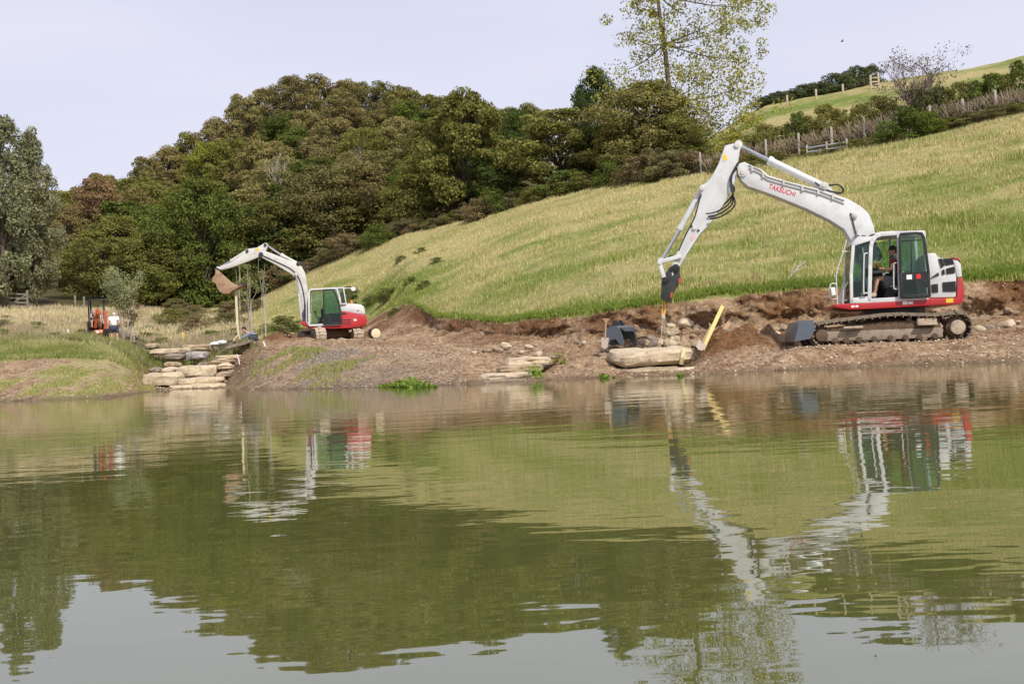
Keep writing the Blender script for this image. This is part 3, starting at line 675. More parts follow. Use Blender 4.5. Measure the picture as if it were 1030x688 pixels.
for x, y, r in ((538, 150, 0.115), (925, 300, 0.075), (818, 196, 0.09), (972, 420, 0.13)):
    p = P(*c3(x, y), YB); MB().tube([p + Vector((0, -0.05, 0)), p + Vector((0, 0.51, 0))], r, 18).tube([p + Vector((0, -0.07, 0)), p + Vector((0, 0.53, 0))], r * 0.55, 14).build('pivot_boss', WHITE_D, boom, bevel=0.01)
MB().prism([p + Vector((0, 0.1, 0)) for p in at3([(795, 208), (808, 182), (826, 180), (850, 205), (862, 224)], YB)], (0, 0.24, 0)).build('ram_bracket', WHITE, boom, bevel=0.015)
MB().bar(P(*c3(912, 290), YB - 0.012), P(*c3(930, 362), YB - 0.012), 0.03, 0.03).build('weld_strip', DARK, boom)
# stick
st = at3([(478, 56), (500, 50), (529, 46), (534, 56), (529, 80), (522, 120), (517, 172), (482, 246), (430, 322), (392, 362), (346, 432), (322, 476), (304, 480), (296, 470), (306, 438), (335, 380), (372, 300), (398, 226), (390, 210), (394, 194), (414, 184), (432, 164), (456, 118)], YB)
stick = MB().prism([p + Vector((0, 0.04, 0)) for p in st], (0, 0.36, 0)).build('stick', WHITE, ex, bevel=0.025)
MB().prism([p + Vector((0, 0.032, 0)) for p in at3([(471, 90), (482, 86), (486, 104), (474, 110)], YB)], (0, 0.02, 0)).build('yellow_sticker', YELLOW, stick)
MB().prism([p + Vector((0, 0.034, 0)) for p in at3([(358, 372), (372, 362), (377, 374), (364, 388)], YB)], (0, 0.02, 0)).build('faded_sticker', mat('faded_pink_sticker', (0.62, 0.40, 0.38), 0.5), stick)
for x, y, r in ((520, 55, 0.07), (398, 203, 0.065), (372, 342, 0.05), (308, 470, 0.09)):
    p = P(*c3(x, y), YB); MB().tube([p + Vector((0, 0.0, 0)), p + Vector((0, 0.45, 0))], r, 16).build('pin', WHITE_D, stick, bevel=0.01)
for x, y in ((362, 335), (374, 344), (386, 350)): MB().ball(P(*c3(x, y), YB + 0.03), 0.03).build('grease_fitting', BLACK, stick)
ram('stick_ram', P(*c3(820, 200), YB + 0.22), P(*c3(634, 110), YB + 0.22), P(*c3(524, 56), YB + 0.22), 0.092, ex, WHITE)
ram('bucket_ram', P(*c3(400, 206), YB + 0.22), P(*c3(324, 342), YB + 0.22), P(*c3(258, 456), YB + 0.22), 0.075, ex, WHITE)
for yy in (24.83, 25.52): ram('boom_ram', P(*c3(985, 585), yy), P(*c3(955, 440), yy), P(*c3(945, 360), yy), 0.08, ex, WHITE)
lk = MB()
for yy in (YB - 0.02, YB + 0.36):
    lk.bar(P(*c3(252, 458), yy), P(*c3(328, 438), yy), 0.10, 0.06).bar(P(*c3(252, 462), yy), P(*c3(268, 512), yy), 0.10, 0.06)
lk.tube([P(*c3(252, 460), YB - 0.08), P(*c3(252, 460), YB + 0.5)], 0.06, 14)
lk.build('bucket_link', WHITE, ex, bevel=0.015)
cp = at3([(286, 476), (304, 470), (320, 476), (324, 510), (316, 535), (298, 566), (288, 597), (272, 592), (256, 582), (258, 530), (266, 508)], YB)
qc = MB().prism([p + Vector((0, 0.03, 0)) for p in cp], (0, 0.4, 0)).build('quick_coupler', DARK, ex, bevel=0.02)
for x, y, r in ((308, 480, 0.10), (272, 520, 0.09)):
    p = P(*c3(x, y), YB); MB().tube([p + Vector((0, -0.03, 0)), p + Vector((0, 0.46, 0))], r, 16).build('pin', BLACK, qc, bevel=0.01)
for pts in ([(318, 516), (328, 512), (326, 528), (316, 534)], [(290, 566), (298, 562), (296, 578), (288, 584)]):
    MB().prism([p + Vector((0, 0.0, 0)) for p in at3(pts, YB)], (0, 0.3, 0)).build('coupler_jaw', ORANGE, qc)
MB().prism([p + Vector((0, 0.02, 0)) for p in at3([(293, 496), (298, 492), (302, 500), (296, 506)], YB)], (0, 0.02, 0)).build('white_sticker', STICKER, qc)
for k in range(4):
    pts = [(522, 118 + k * 6), (502 - k * 3, 160 + k * 6), (500 + k * 4, 205), (512 - k * 9, 262 - k * 4), (470 - k * 10, 300 - k * 8), (425 - k * 6, 312 - k * 10)]
    MB().tube(smooth_path([p + Vector((0, -0.05 + 0.05 * k, 0)) for p in at3(pts, YB)], 5), 0.021, 7).build('hydraulic_hose', RUBBER, ex)
for k in range(2):
    pts = [(790, 182 + 3 * k), (830, 208), (880, 218), (888, 205 - 4 * k), (870, 190 - 3 * k), (835, 192)]
    MB().tube(smooth_path([p + Vector((0, 0.1 + 0.1 * k, 0)) for p in at3(pts, YB)], 5), 0.02, 7).build('hydraulic_hose', RUBBER, ex)
MB().tube(smooth_path([p + Vector((0, 0.05, 0)) for p in at3([(392, 230), (375, 300), (345, 360), (318, 420)], YB)], 4), 0.018, 7).build('hydraulic_hose', RUBBER, ex)
MB().tube(smooth_path([p + Vector((0, 0.1, 0)) for p in at3([(278, 448), (286, 438), (298, 436), (304, 444)], YB)], 4), 0.018, 7).build('hydraulic_hose', RUBBER, ex)

ex.location = FR_BIG.real; ex.rotation_euler.z = FR_BIG.phi; P = FR_FAR
_AX, _G = FAR_AX, FAR_G; FAR_AX, FAR_G = FR_FAR.Ri @ FAR_AX, FR_FAR.Ri @ FAR_G
# ------------------------------------------------------------------ the smaller machine further round the pond
c4 = crop(200, 230, 5.15); c8 = crop(290, 280, 9.83)
def at4(pts, Y): return [P(*c4(x, y), Y) for x, y in pts]
def at8(pts, Y): return [P(*c8(x, y), Y) for x, y in pts]
fx = empty('excavator', (FAR_C.x, FAR_C.y, FAR_Z), 'smaller dusty white and red excavator on the brown track, bucket held out to the left', 'excavator', 'excavators at work round the pond')
FN, FF, FB = FAR_C.y - 1.1, FAR_C.y + 1.1, FAR_C.y - 0.05
H_T, L_T, W_T = 0.68, 2.8, 0.48
for sgn in (-1, 1):
    base = FAR_C + FAR_G * 0.9 * sgn; base.z = FAR_Z
    lp = []
    for i in range(9): a = math.pi * (-0.5 + i / 8); lp.append(base + FAR_AX * (L_T / 2 - H_T / 2 + math.cos(a) * H_T / 2) + Vector((0, 0, H_T / 2 + math.sin(a) * H_T / 2)))
    lp.append(base + FAR_AX * 0.2 + Vector((0, 0, H_T - 0.02)))
    for i in range(9): a = math.pi * (0.5 + i / 8); lp.append(base + FAR_AX * (-L_T / 2 + H_T / 2 + math.cos(a) * H_T / 2) + Vector((0, 0, H_T / 2 + math.sin(a) * H_T / 2)))
    tr = track_loop([p - FAR_G * W_T / 2 for p in lp], FAR_G, W_T, fx, MUDLITE, 0.15); tr.name = 'track'
    MB().bar(base - FAR_AX * 0.95 + Vector((0, 0, 0.3)), base + FAR_AX * 0.95 + Vector((0, 0, 0.3)), W_T * 0.8, 0.3, (0, 0, 1)).build('track_frame', MUDDARK, fx, bevel=0.03)
    for k, nm in ((-1, 'idler'), (1, 'sprocket')):
        c = base + FAR_AX * k * (L_T / 2 - H_T / 2) + Vector((0, 0, H_T / 2)); MB().tube([c - FAR_G * 0.2, c + FAR_G * 0.2], 0.23, 18).build(nm, MUDDY, fx, bevel=0.01)
    for k in range(5):
        c = base + FAR_AX * (-0.8 + 0.4 * k) + Vector((0, 0, 0.1)); MB().tube([c - FAR_G * 0.18, c + FAR_G * 0.18], 0.08, 12).build('track_roller', MUDDARK, fx)
MB().bar(FAR_C - FAR_G * 0.7 + Vector((0, 0, 0.42)), FAR_C + FAR_G * 0.7 + Vector((0, 0, 0.42)), 1.2, 0.34, (0, 0, 1)).build('undercarriage', MUDDARK, fx, bevel=0.04)
MB().tube([FAR_C + Vector((0, 0, 0.5)), FAR_C + Vector((0, 0, 0.82))], 0.55, 24).build('slew_ring', BLACK, fx)
bc = FAR_C - FAR_AX * 1.75
mb = MB(); pr = [(0.0, 0.12), (0.06, 0.2), (0.02, 0.42), (0.10, 0.66), (0.16, 0.66), (0.09, 0.42), (0.14, 0.18)]
mb.prism([bc - FAR_G * 1.12 - FAR_AX * a + Vector((0, 0, FAR_Z - bc.z + b)) for a, b in pr], FAR_G * 2.24)
mb.build('dozer_blade', BLUEGREY, fx, bevel=0.01)
for s_ in (-0.4, 0.4): MB().bar(bc + FAR_G * s_ + Vector((0, 0, 0.35)), FAR_C + FAR_G * s_ - FAR_AX * 0.4 + Vector((0, 0, 0.4)), 0.12, 0.12).build('blade_arm', DARK, fx)
mb = MB().prism(at8([(198, 468), (240, 465), (520, 458), (522, 330), (560, 326), (610, 334), (690, 350), (757, 362), (776, 382), (778, 430), (768, 458), (700, 482), (560, 494), (300, 500), (210, 500)], FN), (0, FF - FN, 0))
mb.build('red_body', RED, fx, bevel=0.04)
MB().prism([p + Vector((0, 0.03, 0)) for p in at8([(505, 258), (560, 250), (650, 250), (715, 258), (745, 275), (758, 310), (762, 358), (700, 352), (610, 336), (560, 328), (516, 328)], FN)], (0, FF - FN - 0.06, 0)).build('engine_hood', WHITE, fx, bevel=0.06)
MB().prism([p + Vector((0, 0.02, 0)) for p in at8([(122, 430), (172, 424), (200, 470), (200, 492), (150, 462), (124, 452)], FN)], (0, FF - FN - 0.5, 0)).build('front_skirt', RED, fx, bevel=0.02)
for y in (408, 430, 450): MB().prism([p + Vector((0, -0.004, 0)) for p in at8([(528, y), (622, y - 3), (615, y + 7), (528, y + 9)], FN)], (0, 0.03, 0)).build('vent', BLACK, fx)
MB().prism([p + Vector((0, -0.004, 0)) for p in at8([(522, 343), (560, 340), (588, 356), (540, 360), (522, 362)], FN)], (0, 0.03, 0)).build('vent', BLACK, fx)
MB().prism([p + Vector((0, -0.01, 0)) for p in at8([(645, 403), (674, 401), (676, 422), (647, 425)], FN)], (0, 0.04, 0)).build('side_lamp', mat('pale_lens', (0.8, 0.65, 0.45), 0.3), fx, bevel=0.01)
MB().prism([p + Vector((0, -0.006, 0)) for p in at8([(680, 312), (695, 310), (696, 320), (681, 322)], FN)], (0, 0.04, 0)).build('hood_badge', REDST, fx)
b_ = P(*c8(624, 248), FN + 0.9); MB().tube([b_, b_ + Vector((0, 0, 0.14))], 0.07, 12, r2=0.055).build('beacon', AMBER, fx, bevel=0.01)
b_ = P(*c8(652, 262), FN + 0.7); MB().tube([b_, b_ + Vector((0, 0, 0.06)), b_ + Vector((0.12, 0, 0.14))], 0.05, 8).build('exhaust', BLACK, fx)
fc = MB(); FC1 = FN + 0.95
def fstrip(pts, w, Y0, d=0.06, mb=fc):
    q = [Vector((p.x, Y0, p.z)) for p in at8(pts, FN)]
    for a, b in zip(q, q[1:]): mb.bar(a, b, w, d)
    for a in q[1:-1]: mb.tube([a - Vector((0, d * 0.499, 0)), a + Vector((0, d * 0.499, 0))], w / 2, 10)
for Y0 in (FN - 0.03, FC1):
    fstrip([(205, 468), (206, 135), (216, 117), (235, 111), (460, 98), (480, 108), (505, 180), (520, 262)], 0.075, Y0); fstrip([(205, 465), (520, 455)], 0.09, Y0); fstrip([(472, 98), (545, 96), (572, 245)], 0.05, Y0); fstrip([(515, 258), (575, 248)], 0.05, Y0)
fstrip([(344, 112), (350, 455)], 0.04, FC1)
for x, y in ((206, 135), (480, 108), (520, 262), (205, 465), (545, 96)):
    a_ = P(*c8(x, y), FN); fc.bar((a_.x, FN - 0.03, a_.z), (a_.x, FC1, a_.z), 0.06, 0.06, (0, 0, 1))
fc.build('cab_frame', WHITE, fx, bevel=0.006)
MB().prism([Vector((p.x, FN, p.z)) for p in at8([(208, 122), (224, 102), (470, 90), (546, 91), (548, 104), (470, 108), (235, 118)], FN)], (0, FC1 - FN, 0)).build('cab_roof', WHITE, fx, bevel=0.02)
def fpane(pts, Y0, parent=fx, nm='window_pane'): return MB().prism([Vector((p.x, Y0, p.z)) for p in at8(pts, FN)], (0, 0.008, 0)).build(nm, GLASS, parent, smooth=0)
fpane([(484, 112), (540, 104), (564, 240), (516, 250)], FN - 0.02); fpane([(222, 128), (345, 118), (345, 440), (222, 445)], FC1 + 0.0); fpane([(352, 120), (480, 112), (515, 300), (515, 330), (352, 340)], FC1)
a_, b_ = P(*c8(208, 128), FN), P(*c8(205, 440), FN)
MB().prism([Vector((a_.x, FN + 0.03, a_.z)), Vector((a_.x, FC1 - 0.04, a_.z)), Vector((b_.x, FC1 - 0.04, b_.z)), Vector((b_.x, FN + 0.03, b_.z))], (0.008, 0, 0)).build('windscreen', GLASS, fx, smooth=0)
MB().prism([Vector((p.x, FN + 0.03, p.z)) for p in at8([(212, 445), (520, 435), (520, 460), (212, 466)], FN)], (0, 0.9, 0)).build('cab_floor', INTER, fx)
MB().prism([Vector((p.x, FC1 - 0.03, p.z)) for p in at8([(345, 340), (518, 330), (520, 455), (345, 458)], FN)], (0, 0.03, 0)).build('far_wall', INTER, fx)
fd = MB(); fstrip([(352, 455), (350, 118), (435, 114), (466, 150), (498, 250), (518, 335), (520, 452)], 0.07, FN - 0.10, 0.05, fd); fstrip([(352, 452), (520, 448)], 0.09, FN - 0.10, 0.05, fd)
fdo = fd.build('door', BLACK, fx, bevel=0.006)
MB().prism([Vector((p.x, FN - 0.105, p.z)) for p in at8([(352, 122), (432, 118), (462, 152), (496, 252), (514, 335), (516, 445), (354, 450)], FN)], (0, 0.008, 0)).build('door_glass', GLASS, fdo, smooth=0)
MB().prism([Vector((p.x, FN + 0.25, p.z)) for p in at8([(285, 375), (335, 380), (338, 430), (290, 440)], FN)], (0, 0.45, 0)).build('seat', INTER, fx, bevel=0.04)
MB().prism([Vector((p.x, FN + 0.27, p.z)) for p in at8([(318, 300), (340, 298), (345, 385), (325, 388)], FN)], (0, 0.42, 0)).build('seat_back', INTER, fx, bevel=0.04)
mb = MB()
for yy in (47.8, FN + 0.8): a_, b_ = P(*c8(272, 380), FN), P(*c8(262, 325), FN); MB().tube([(a_.x, yy, a_.z), (b_.x, yy, b_.z)], 0.016, 6).ball((b_.x, yy, b_.z), 0.04).build('control_lever', BLACK, fx)
MB().tube(smooth_path([Vector((p.x, FN - 0.06, p.z)) for p in at8([(196, 200), (186, 210), (178, 300), (180, 420), (192, 450)], FN)], 3), 0.02, 8).build('grab_rail', WHITE, fx)
m_a = P(*c8(545, 98), FN + 0.8); m_b = P(*c8(632, 97), FN + 0.8)
o = MB().tube([m_a, m_b], 0.02, 8).build('mirror_arm', WHITE, fx)
MB().ball(P(*c8(642, 108), FN + 0.8), (0.12, 0.05, 0.10), 14, 9).build('mirror', STICKER, o)
# boom, stick, bucket
bm2 = at4([(312, 134), (318, 124), (345, 117), (382, 130), (450, 158), (502, 178), (532, 196), (550, 228), (562, 300), (568, 360), (572, 480), (540, 490), (528, 400), (518, 330), (508, 275), (498, 252), (480, 236), (400, 188), (330, 152)], FB)
boom2 = MB().prism(bm2, (0, 0.34, 0)).build('boom', WHITE_D, fx, bevel=0.03)
st2 = at4([(340, 74), (352, 78), (356, 90), (346, 118), (318, 142), (296, 152), (252, 170), (182, 196), (128, 211), (106, 213), (96, 206), (108, 198), (150, 182), (200, 152), (240, 118), (256, 104), (300, 98), (318, 88)], FB)
stick2 = MB().prism([p + Vector((0, 0.03, 0)) for p in st2], (0, 0.28, 0)).build('stick', WHITE_D, fx, bevel=0.025)
MB().prism([p + Vector((0, 0.022, 0)) for p in at4([(292, 104), (308, 98), (310, 112), (294, 117)], FB)], (0, 0.02, 0)).build('yellow_sticker', YELLOW, stick2)
ram('stick_ram', P(*c4(512, 182), FB + 0.17), P(*c4(430, 138), FB + 0.17), P(*c4(348, 84), FB + 0.17), 0.075, fx, WHITE_D)
ram('bucket_ram', P(*c4(250, 114), FB + 0.17), P(*c4(170, 165), FB + 0.17), P(*c4(100, 204), FB + 0.17), 0.06, fx, WHITE_D)
for yy in (FB - 0.14, FB + 0.48): ram('boom_ram', P(*c4(534, 470), yy), P(*c4(518, 345), yy), P(*c4(505, 235), yy), 0.07, fx, WHITE_D)
for x, y, r in ((322, 134, 0.11), (505, 235, 0.09), (344, 84, 0.07), (250, 116, 0.07), (516, 182, 0.1)):
    p = P(*c4(x, y), FB); MB().tube([p + Vector((0, -0.04, 0)), p + Vector((0, 0.38, 0))], r, 14).build('pin', DARK, boom2, bevel=0.01)
MB().tube(smooth_path([p + Vector((0, 0.1, 0)) for p in at4([(508, 185), (532, 172), (552, 192), (556, 230)], FB)], 4), 0.025, 7).build('hydraulic_hose', RUBBER, fx)
MB().tube(smooth_path([p + Vector((0, -0.02, 0)) for p in at4([(330, 140), (410, 176), (480, 212), (520, 260), (545, 350), (550, 460)], FB)], 4), 0.025, 7).build('hydraulic_hose', RUBBER, fx)
bk = at4([(86, 212), (100, 216), (132, 246), (165, 276), (192, 290), (214, 292), (240, 287), (206, 304), (180, 318), (156, 336), (128, 338), (104, 324), (92, 300), (88, 285), (66, 272), (72, 252), (84, 240)], FB - 0.28)
bucket2 = MB().prism([p for p in bk], (0, 0.9, 0)).build('bucket', RUSTED, fx, bevel=0.02)
for k in range(5): yy = FB - 0.24 + k * 0.2; p = P(*c4(205, 297), FB); MB().bar((p.x, yy, p.z), (p.x + 0.36, yy, p.z + 0.07), 0.05, 0.09).build('bucket_tooth', DARK, bucket2)
p = P(*c4(92, 214), FB); MB().tube([p + Vector((0, -0.06, 0)), p + Vector((0, 0.4, 0))], 0.09, 14).build('pin', DARK, fx)
for yy in (FB - 0.03, FB + 0.33): MB().bar(P(*c4(100, 206), yy), P(*c4(78, 258), yy), 0.10, 0.05).build('bucket_link', DARK, fx)

fx.rotation_euler.z = FR_FAR.phi; P = _P; FAR_AX, FAR_G = _AX, _G

# ------------------------------------------------------------------ orange mini machine in the rough grass
c9 = crop(75, 295, 12.52)
MY = 60.0
mgr = on_ground(99, MY); mgr.z -= 0.1
FR_MINI = Frame(mgr, mgr, math.radians(21))
mx_ = empty('mini_excavator', mgr, 'small orange mini excavator with a black canopy in the tall grass', 'mini excavator')
zt = mgr.z
P = FR_MINI
def X9(x, y=400, d=0.0): return P(*c9(x, y), MY + d).x
def Z9(y, d=0.0, x=280): return P(*c9(x, y), MY + d).z
cxm = X9(275)
for s_ in (-0.52, 0.52):
    lp = []
    for i in range(7): a = math.pi * (-0.5 + i / 6); lp.append(Vector((cxm + s_ - 0.13, MY - 0.55 - math.cos(a) * 0.2, zt + 0.2 + math.sin(a) * 0.2)))
    for i in range(7): a = math.pi * (0.5 + i / 6); lp.append(Vector((cxm + s_ - 0.13, MY + 0.55 - math.cos(a) * 0.2, zt + 0.2 + math.sin(a) * 0.2)))
    tr = track_loop(lp, (1, 0, 0), 0.26, mx_, RUBBER, 0.1); tr.name = 'track'
    MB().box((cxm + s_, MY, zt + 0.2), (0.2, 1.1, 0.2)).build('track_frame', ORANGE, mx_, bevel=0.02)
MB().box((cxm, MY, zt + 0.32), (0.8, 0.8, 0.2)).build('undercarriage', BLACK, mx_)
MB().tube([(cxm, MY, zt + 0.4), (cxm, MY, zt + 0.54)], 0.32, 18).build('slew_ring', BLACK, mx_)
MB().prism([(cxm - 0.5, MY - 0.45, zt + 0.52), (cxm + 0.5, MY - 0.45, zt + 0.52), (cxm + 0.52, MY + 0.5, zt + 0.52), (cxm + 0.3, MY + 0.72, zt + 0.52), (cxm - 0.3, MY + 0.72, zt + 0.52), (cxm - 0.52, MY + 0.5, zt + 0.52)], (0, 0, 0.14)).build('body', BLACK, mx_, bevel=0.03)
MB().box((cxm, MY + 0.55, zt + 0.92), (0.95, 0.42, 0.5)).build('engine_cover', ORANGE, mx_, bevel=0.06)
MB().box((cxm - 0.05, MY + 0.15, zt + 0.84), (0.45, 0.42, 0.14)).box((cxm - 0.05, MY + 0.33, zt + 1.08), (0.44, 0.1, 0.5)).build('seat', BLACK, mx_, bevel=0.03)
for s_ in (-0.42, 0.40): MB().box((cxm + s_, MY + 0.05, zt + 0.95), (0.16, 0.5, 0.5)).build('side_console', BLACK, mx_, bevel=0.03)
xl, xr = X9(160, 85, -0.4), X9(418, 95, -0.4); zr = Z9(92, -0.4)
MB().prism([(xl, MY - 0.5, zr), (xr, MY - 0.5, zr), (xr, MY + 0.6, zr), (xl, MY + 0.6, zr)], (0, 0, 0.07)).build('canopy_roof', BLACK, mx_, bevel=0.02)
for xx, yy, z0 in ((xl + 0.05, MY - 0.42, zt + 0.5), (X9(368, 150, -0.3), MY - 0.3, zt + 0.6), (xl + 0.14, MY + 0.5, zt + 0.6)):
    MB().tube([(xx, yy, z0), (xx, yy, zr + 0.02)], 0.045, 8).build('canopy_post', BLACK, mx_)
# boom rising towards the viewer, stick hanging on the right, dozer blade below
MB().bar((X9(262), MY - 0.5, Z9(440)), (X9(285), MY - 0.7, Z9(320)), 0.17, 0.2, (0, 1, 0)).bar((X9(285), MY - 0.7, Z9(326)), (X9(300), MY - 0.95, Z9(222)), 0.2, 0.2, (0, 1, 0)).bar((X9(290), MY - 0.95, Z9(262)), (X9(398), MY - 1.0, Z9(266)), 0.16, 0.18, (0, 1, 0)).build('boom', ORANGE, mx_, bevel=0.02)
MB().bar((X9(400), MY - 1.15, Z9(238)), (X9(388), MY - 1.1, Z9(485)), 0.17, 0.2, (0, 1, 0)).build('stick', ORANGE, mx_, bevel=0.02)
MB().tube([(X9(312), MY - 0.62, Z9(430)), (X9(318), MY - 0.95, Z9(270))], 0.05, 10).build('boom_ram', CHROME, mx_)
MB().tube([(X9(350), MY - 1.1, Z9(245)), (X9(372), MY - 1.2, Z9(400))], 0.045, 10).build('stick_ram', CHROME, mx_)
MB().prism([(X9(360), MY - 1.3, Z9(470)), (X9(360), MY - 1.0, Z9(450)), (X9(360), MY - 0.85, Z9(520)), (X9(360), MY - 1.2, Z9(525))], (0.36, 0, 0)).build('bucket', DARK, mx_, bevel=0.02)
xa, xb = X9(255, 500, -1.0), X9(362, 500, -1.0)
MB().prism([(xa, MY - 1.05, Z9(472)), (xa, MY - 1.12, Z9(505)), (xa, MY - 1.0, Z9(538)), (xa, MY - 0.94, Z9(535)), (xa, MY - 1.05, Z9(505)), (xa, MY - 0.99, Z9(472))], (xb - xa, 0, 0)).build('dozer_blade', mat('salmon_orange_paint', (0.48, 0.13, 0.06), 0.5), mx_, bevel=0.01)
MB().box(((xa + xb) / 2 - 0.08, MY - 1.105, Z9(500)), (0.13, 0.03, 0.13)).build('white_sticker', STICKER, mx_)
for s_ in (-0.2, 0.2): MB().bar((cxm + s_, MY - 1.02, Z9(510)), (cxm + s_, MY - 0.3, zt + 0.3), 0.08, 0.08).build('blade_arm', ORANGE, mx_)
mx_.rotation_euler.z = FR_MINI.phi; P = _P
# ------------------------------------------------------------------ stone
def stone_mat(name, a, b, c):
    m, t, bs = nodes_of(name); q = NT(t)
    co = q.n('ShaderNodeTexCoord').outputs['Object']
    mp = q.n('ShaderNodeMapping'); mp.inputs['Scale'].default_value = (1, 1, 3.5); q.l(co, mp.inputs['Vector'])
    n1 = q.noise(mp.outputs['Vector'], 2.2, 6, 0.62); n2 = q.noise(co, 9, 5, 0.65)
    col = q.mix(q.rng(n1, 0.38, 0.66), a, b); col = q.mix(q.rng(n2, 0.5, 0.75, 0, 0.75), col, c)
    q.l(col, bs.inputs['Base Color']); bs.inputs['Roughness'].default_value = 0.9; bs.inputs['Specular IOR Level'].default_value = 0.2
    q.l(q.bump(q.math('ADD', n1, q.noise(co, 22, 5, 0.7)), 0.7, 0.05), bs.inputs['Normal']); return m
SAND = stone_mat('tan_sandstone', (0.45, 0.35, 0.235), (0.30, 0.22, 0.14), (0.13, 0.095, 0.06))
PALE = stone_mat('cream_sandstone', (0.64, 0.53, 0.38), (0.46, 0.36, 0.24), (0.20, 0.15, 0.095))
SHALE = stone_mat('grey_brown_stone', (0.30, 0.25, 0.20), (0.20, 0.155, 0.115), (0.10, 0.075, 0.055))
def rock_mesh(name, size, seed, m, slab=True, cuts=(11, 6, 4), taper=0.0):
    """a rough quarried block: rounded box with an irregular plan and layered sides"""
    lx, ly, lz = size; V = {}; Fs = []; verts = []
    nx, ny, nz = cuts
    def vid(i, j, k):
        if (i, j, k) in V: return V[(i, j, k)]
        x, y, z = 2 * i / nx - 1, 2 * j / ny - 1, 2 * k / nz - 1
        V[(i, j, k)] = len(verts); verts.append((x, y, z)); return V[(i, j, k)]
    for i in range(nx):
        for j in range(ny):
            Fs.append((vid(i, j, 0), vid(i, j + 1, 0), vid(i + 1, j + 1, 0), vid(i + 1, j, 0))); Fs.append((vid(i, j, nz), vid(i + 1, j, nz), vid(i + 1, j + 1, nz), vid(i, j + 1, nz)))
    for i in range(nx):
        for k in range(nz):
            Fs.append((vid(i, 0, k), vid(i + 1, 0, k), vid(i + 1, 0, k + 1), vid(i, 0, k + 1))); Fs.append((vid(i, ny, k), vid(i, ny, k + 1), vid(i + 1, ny, k + 1), vid(i + 1, ny, k)))
    for j in range(ny):
        for k in range(nz):
            Fs.append((vid(0, j, k), vid(0, j, k + 1), vid(0, j + 1, k + 1), vid(0, j + 1, k))); Fs.append((vid(nx, j, k), vid(nx, j + 1, k), vid(nx, j + 1, k + 1), vid(nx, j, k + 1)))
    A = np.array(verts); x, y, z = A.T
    p = 5.0 if slab else 2.9
    r = (np.abs(x) ** p + np.abs(y) ** p) ** (1 / p); r = np.where(r < 1e-6, 1, r)
    mxy = np.maximum(np.abs(x), np.abs(y)); f = mxy / r
    ang = np.arctan2(y, x)
    out = 1 + 0.16 * vnoise(np.cos(ang) * 1.7 + seed, np.sin(ang) * 1.7, seed=seed) + 0.05 * vnoise(np.cos(ang) * 5 + seed, np.sin(ang) * 5, z * 2, seed=seed + 1)
    rim = np.where(np.abs(z) > 0.99, 1 - (0.08 if slab else 0.24), 1.0)
    tp = 1 + taper * (z - 1) / 2
    X = x * f * out * rim * lx / 2 * tp; Y = y * f * out * rim * ly / 2 * tp
    dome = 1 - (0.08 if slab else 0.28) * np.clip(mxy, 0, 1) ** 3
    Z = z * lz / 2 * dome + lz * 0.10 * fbm(X * 2 + seed, Y * 2, o=3, seed=seed + 2)
    Y = Y + 0.04 * vnoise(X * 3, Z * 9 + seed, seed=seed + 5); X = X + 0.04 * vnoise(Y * 3, Z * 9 + seed, seed=seed + 6)
    me = bpy.data.meshes.new(name); me.from_pydata(np.stack([X, Y, Z], -1).tolist(), [], Fs); me.shade_smooth(); me.set_sharp_from_angle(angle=math.radians(32)); me.materials.append(m)
    return me
_sd = [100]
def slab(name, label, c, size, m, rotz=0.0, tilt=(0, 0), group=None, is_slab=True, cat='stone', taper=0.0):
    _sd[0] += 7
    o = bpy.data.objects.new(name, rock_mesh(name, size, _sd[0], m, is_slab, taper=taper)); o.location = c; o.rotation_euler = (tilt[0], tilt[1], rotz); COL.objects.link(o)
    return tag(o, label, cat, group)
def slab_px(name, label, box, Y, depth, m, group=None, is_slab=True, rotz=0.0, tilt=(0, 0), taper=0.0):
    x0, y0, x1, y1 = box; lx = (x1 - x0) / F * Y; lz = (y1 - y0) / F * Y
    c = P((x0 + x1) / 2, (y0 + y1) / 2, Y); c.y += depth / 2 - 0.05
    return slab(name, label, c, (lx * 1.0, depth, lz * 1.02), m, rotz, tilt, group, is_slab, 'stone', taper)

# slab held by the large machine, and those it is being laid on
cw_ = lambda x, y, Y: FR_BIG.world(FR_BIG(*c3(x, y), Y))
hook = cw_(270, 592, YB + 0.22)
_b6 = lambda x0, y0, x1, y1: (*c6(x0, y0), *c6(x1, y1))
hs_ = slab_px('stone_slab', 'large tan stone slab slung on chains under the big excavator arm', _b6(522, 180, 818, 236), hook.y - 1.15, 1.9, PALE, None, True, 0.0, (0.06, -0.03), 0.08)
slab_px('stone_slab', 'dark low slab lying under the slung slab at the waterline', _b6(560, 250, 770, 280), 23.3, 1.5, SAND, 'slabs at the water edge')
slab_px('stone_slab', 'long flat slab end poking out right of the slung slab', _b6(740, 247, 886, 270), 23.2, 1.2, PALE, 'slabs at the water edge', True, 0.05)
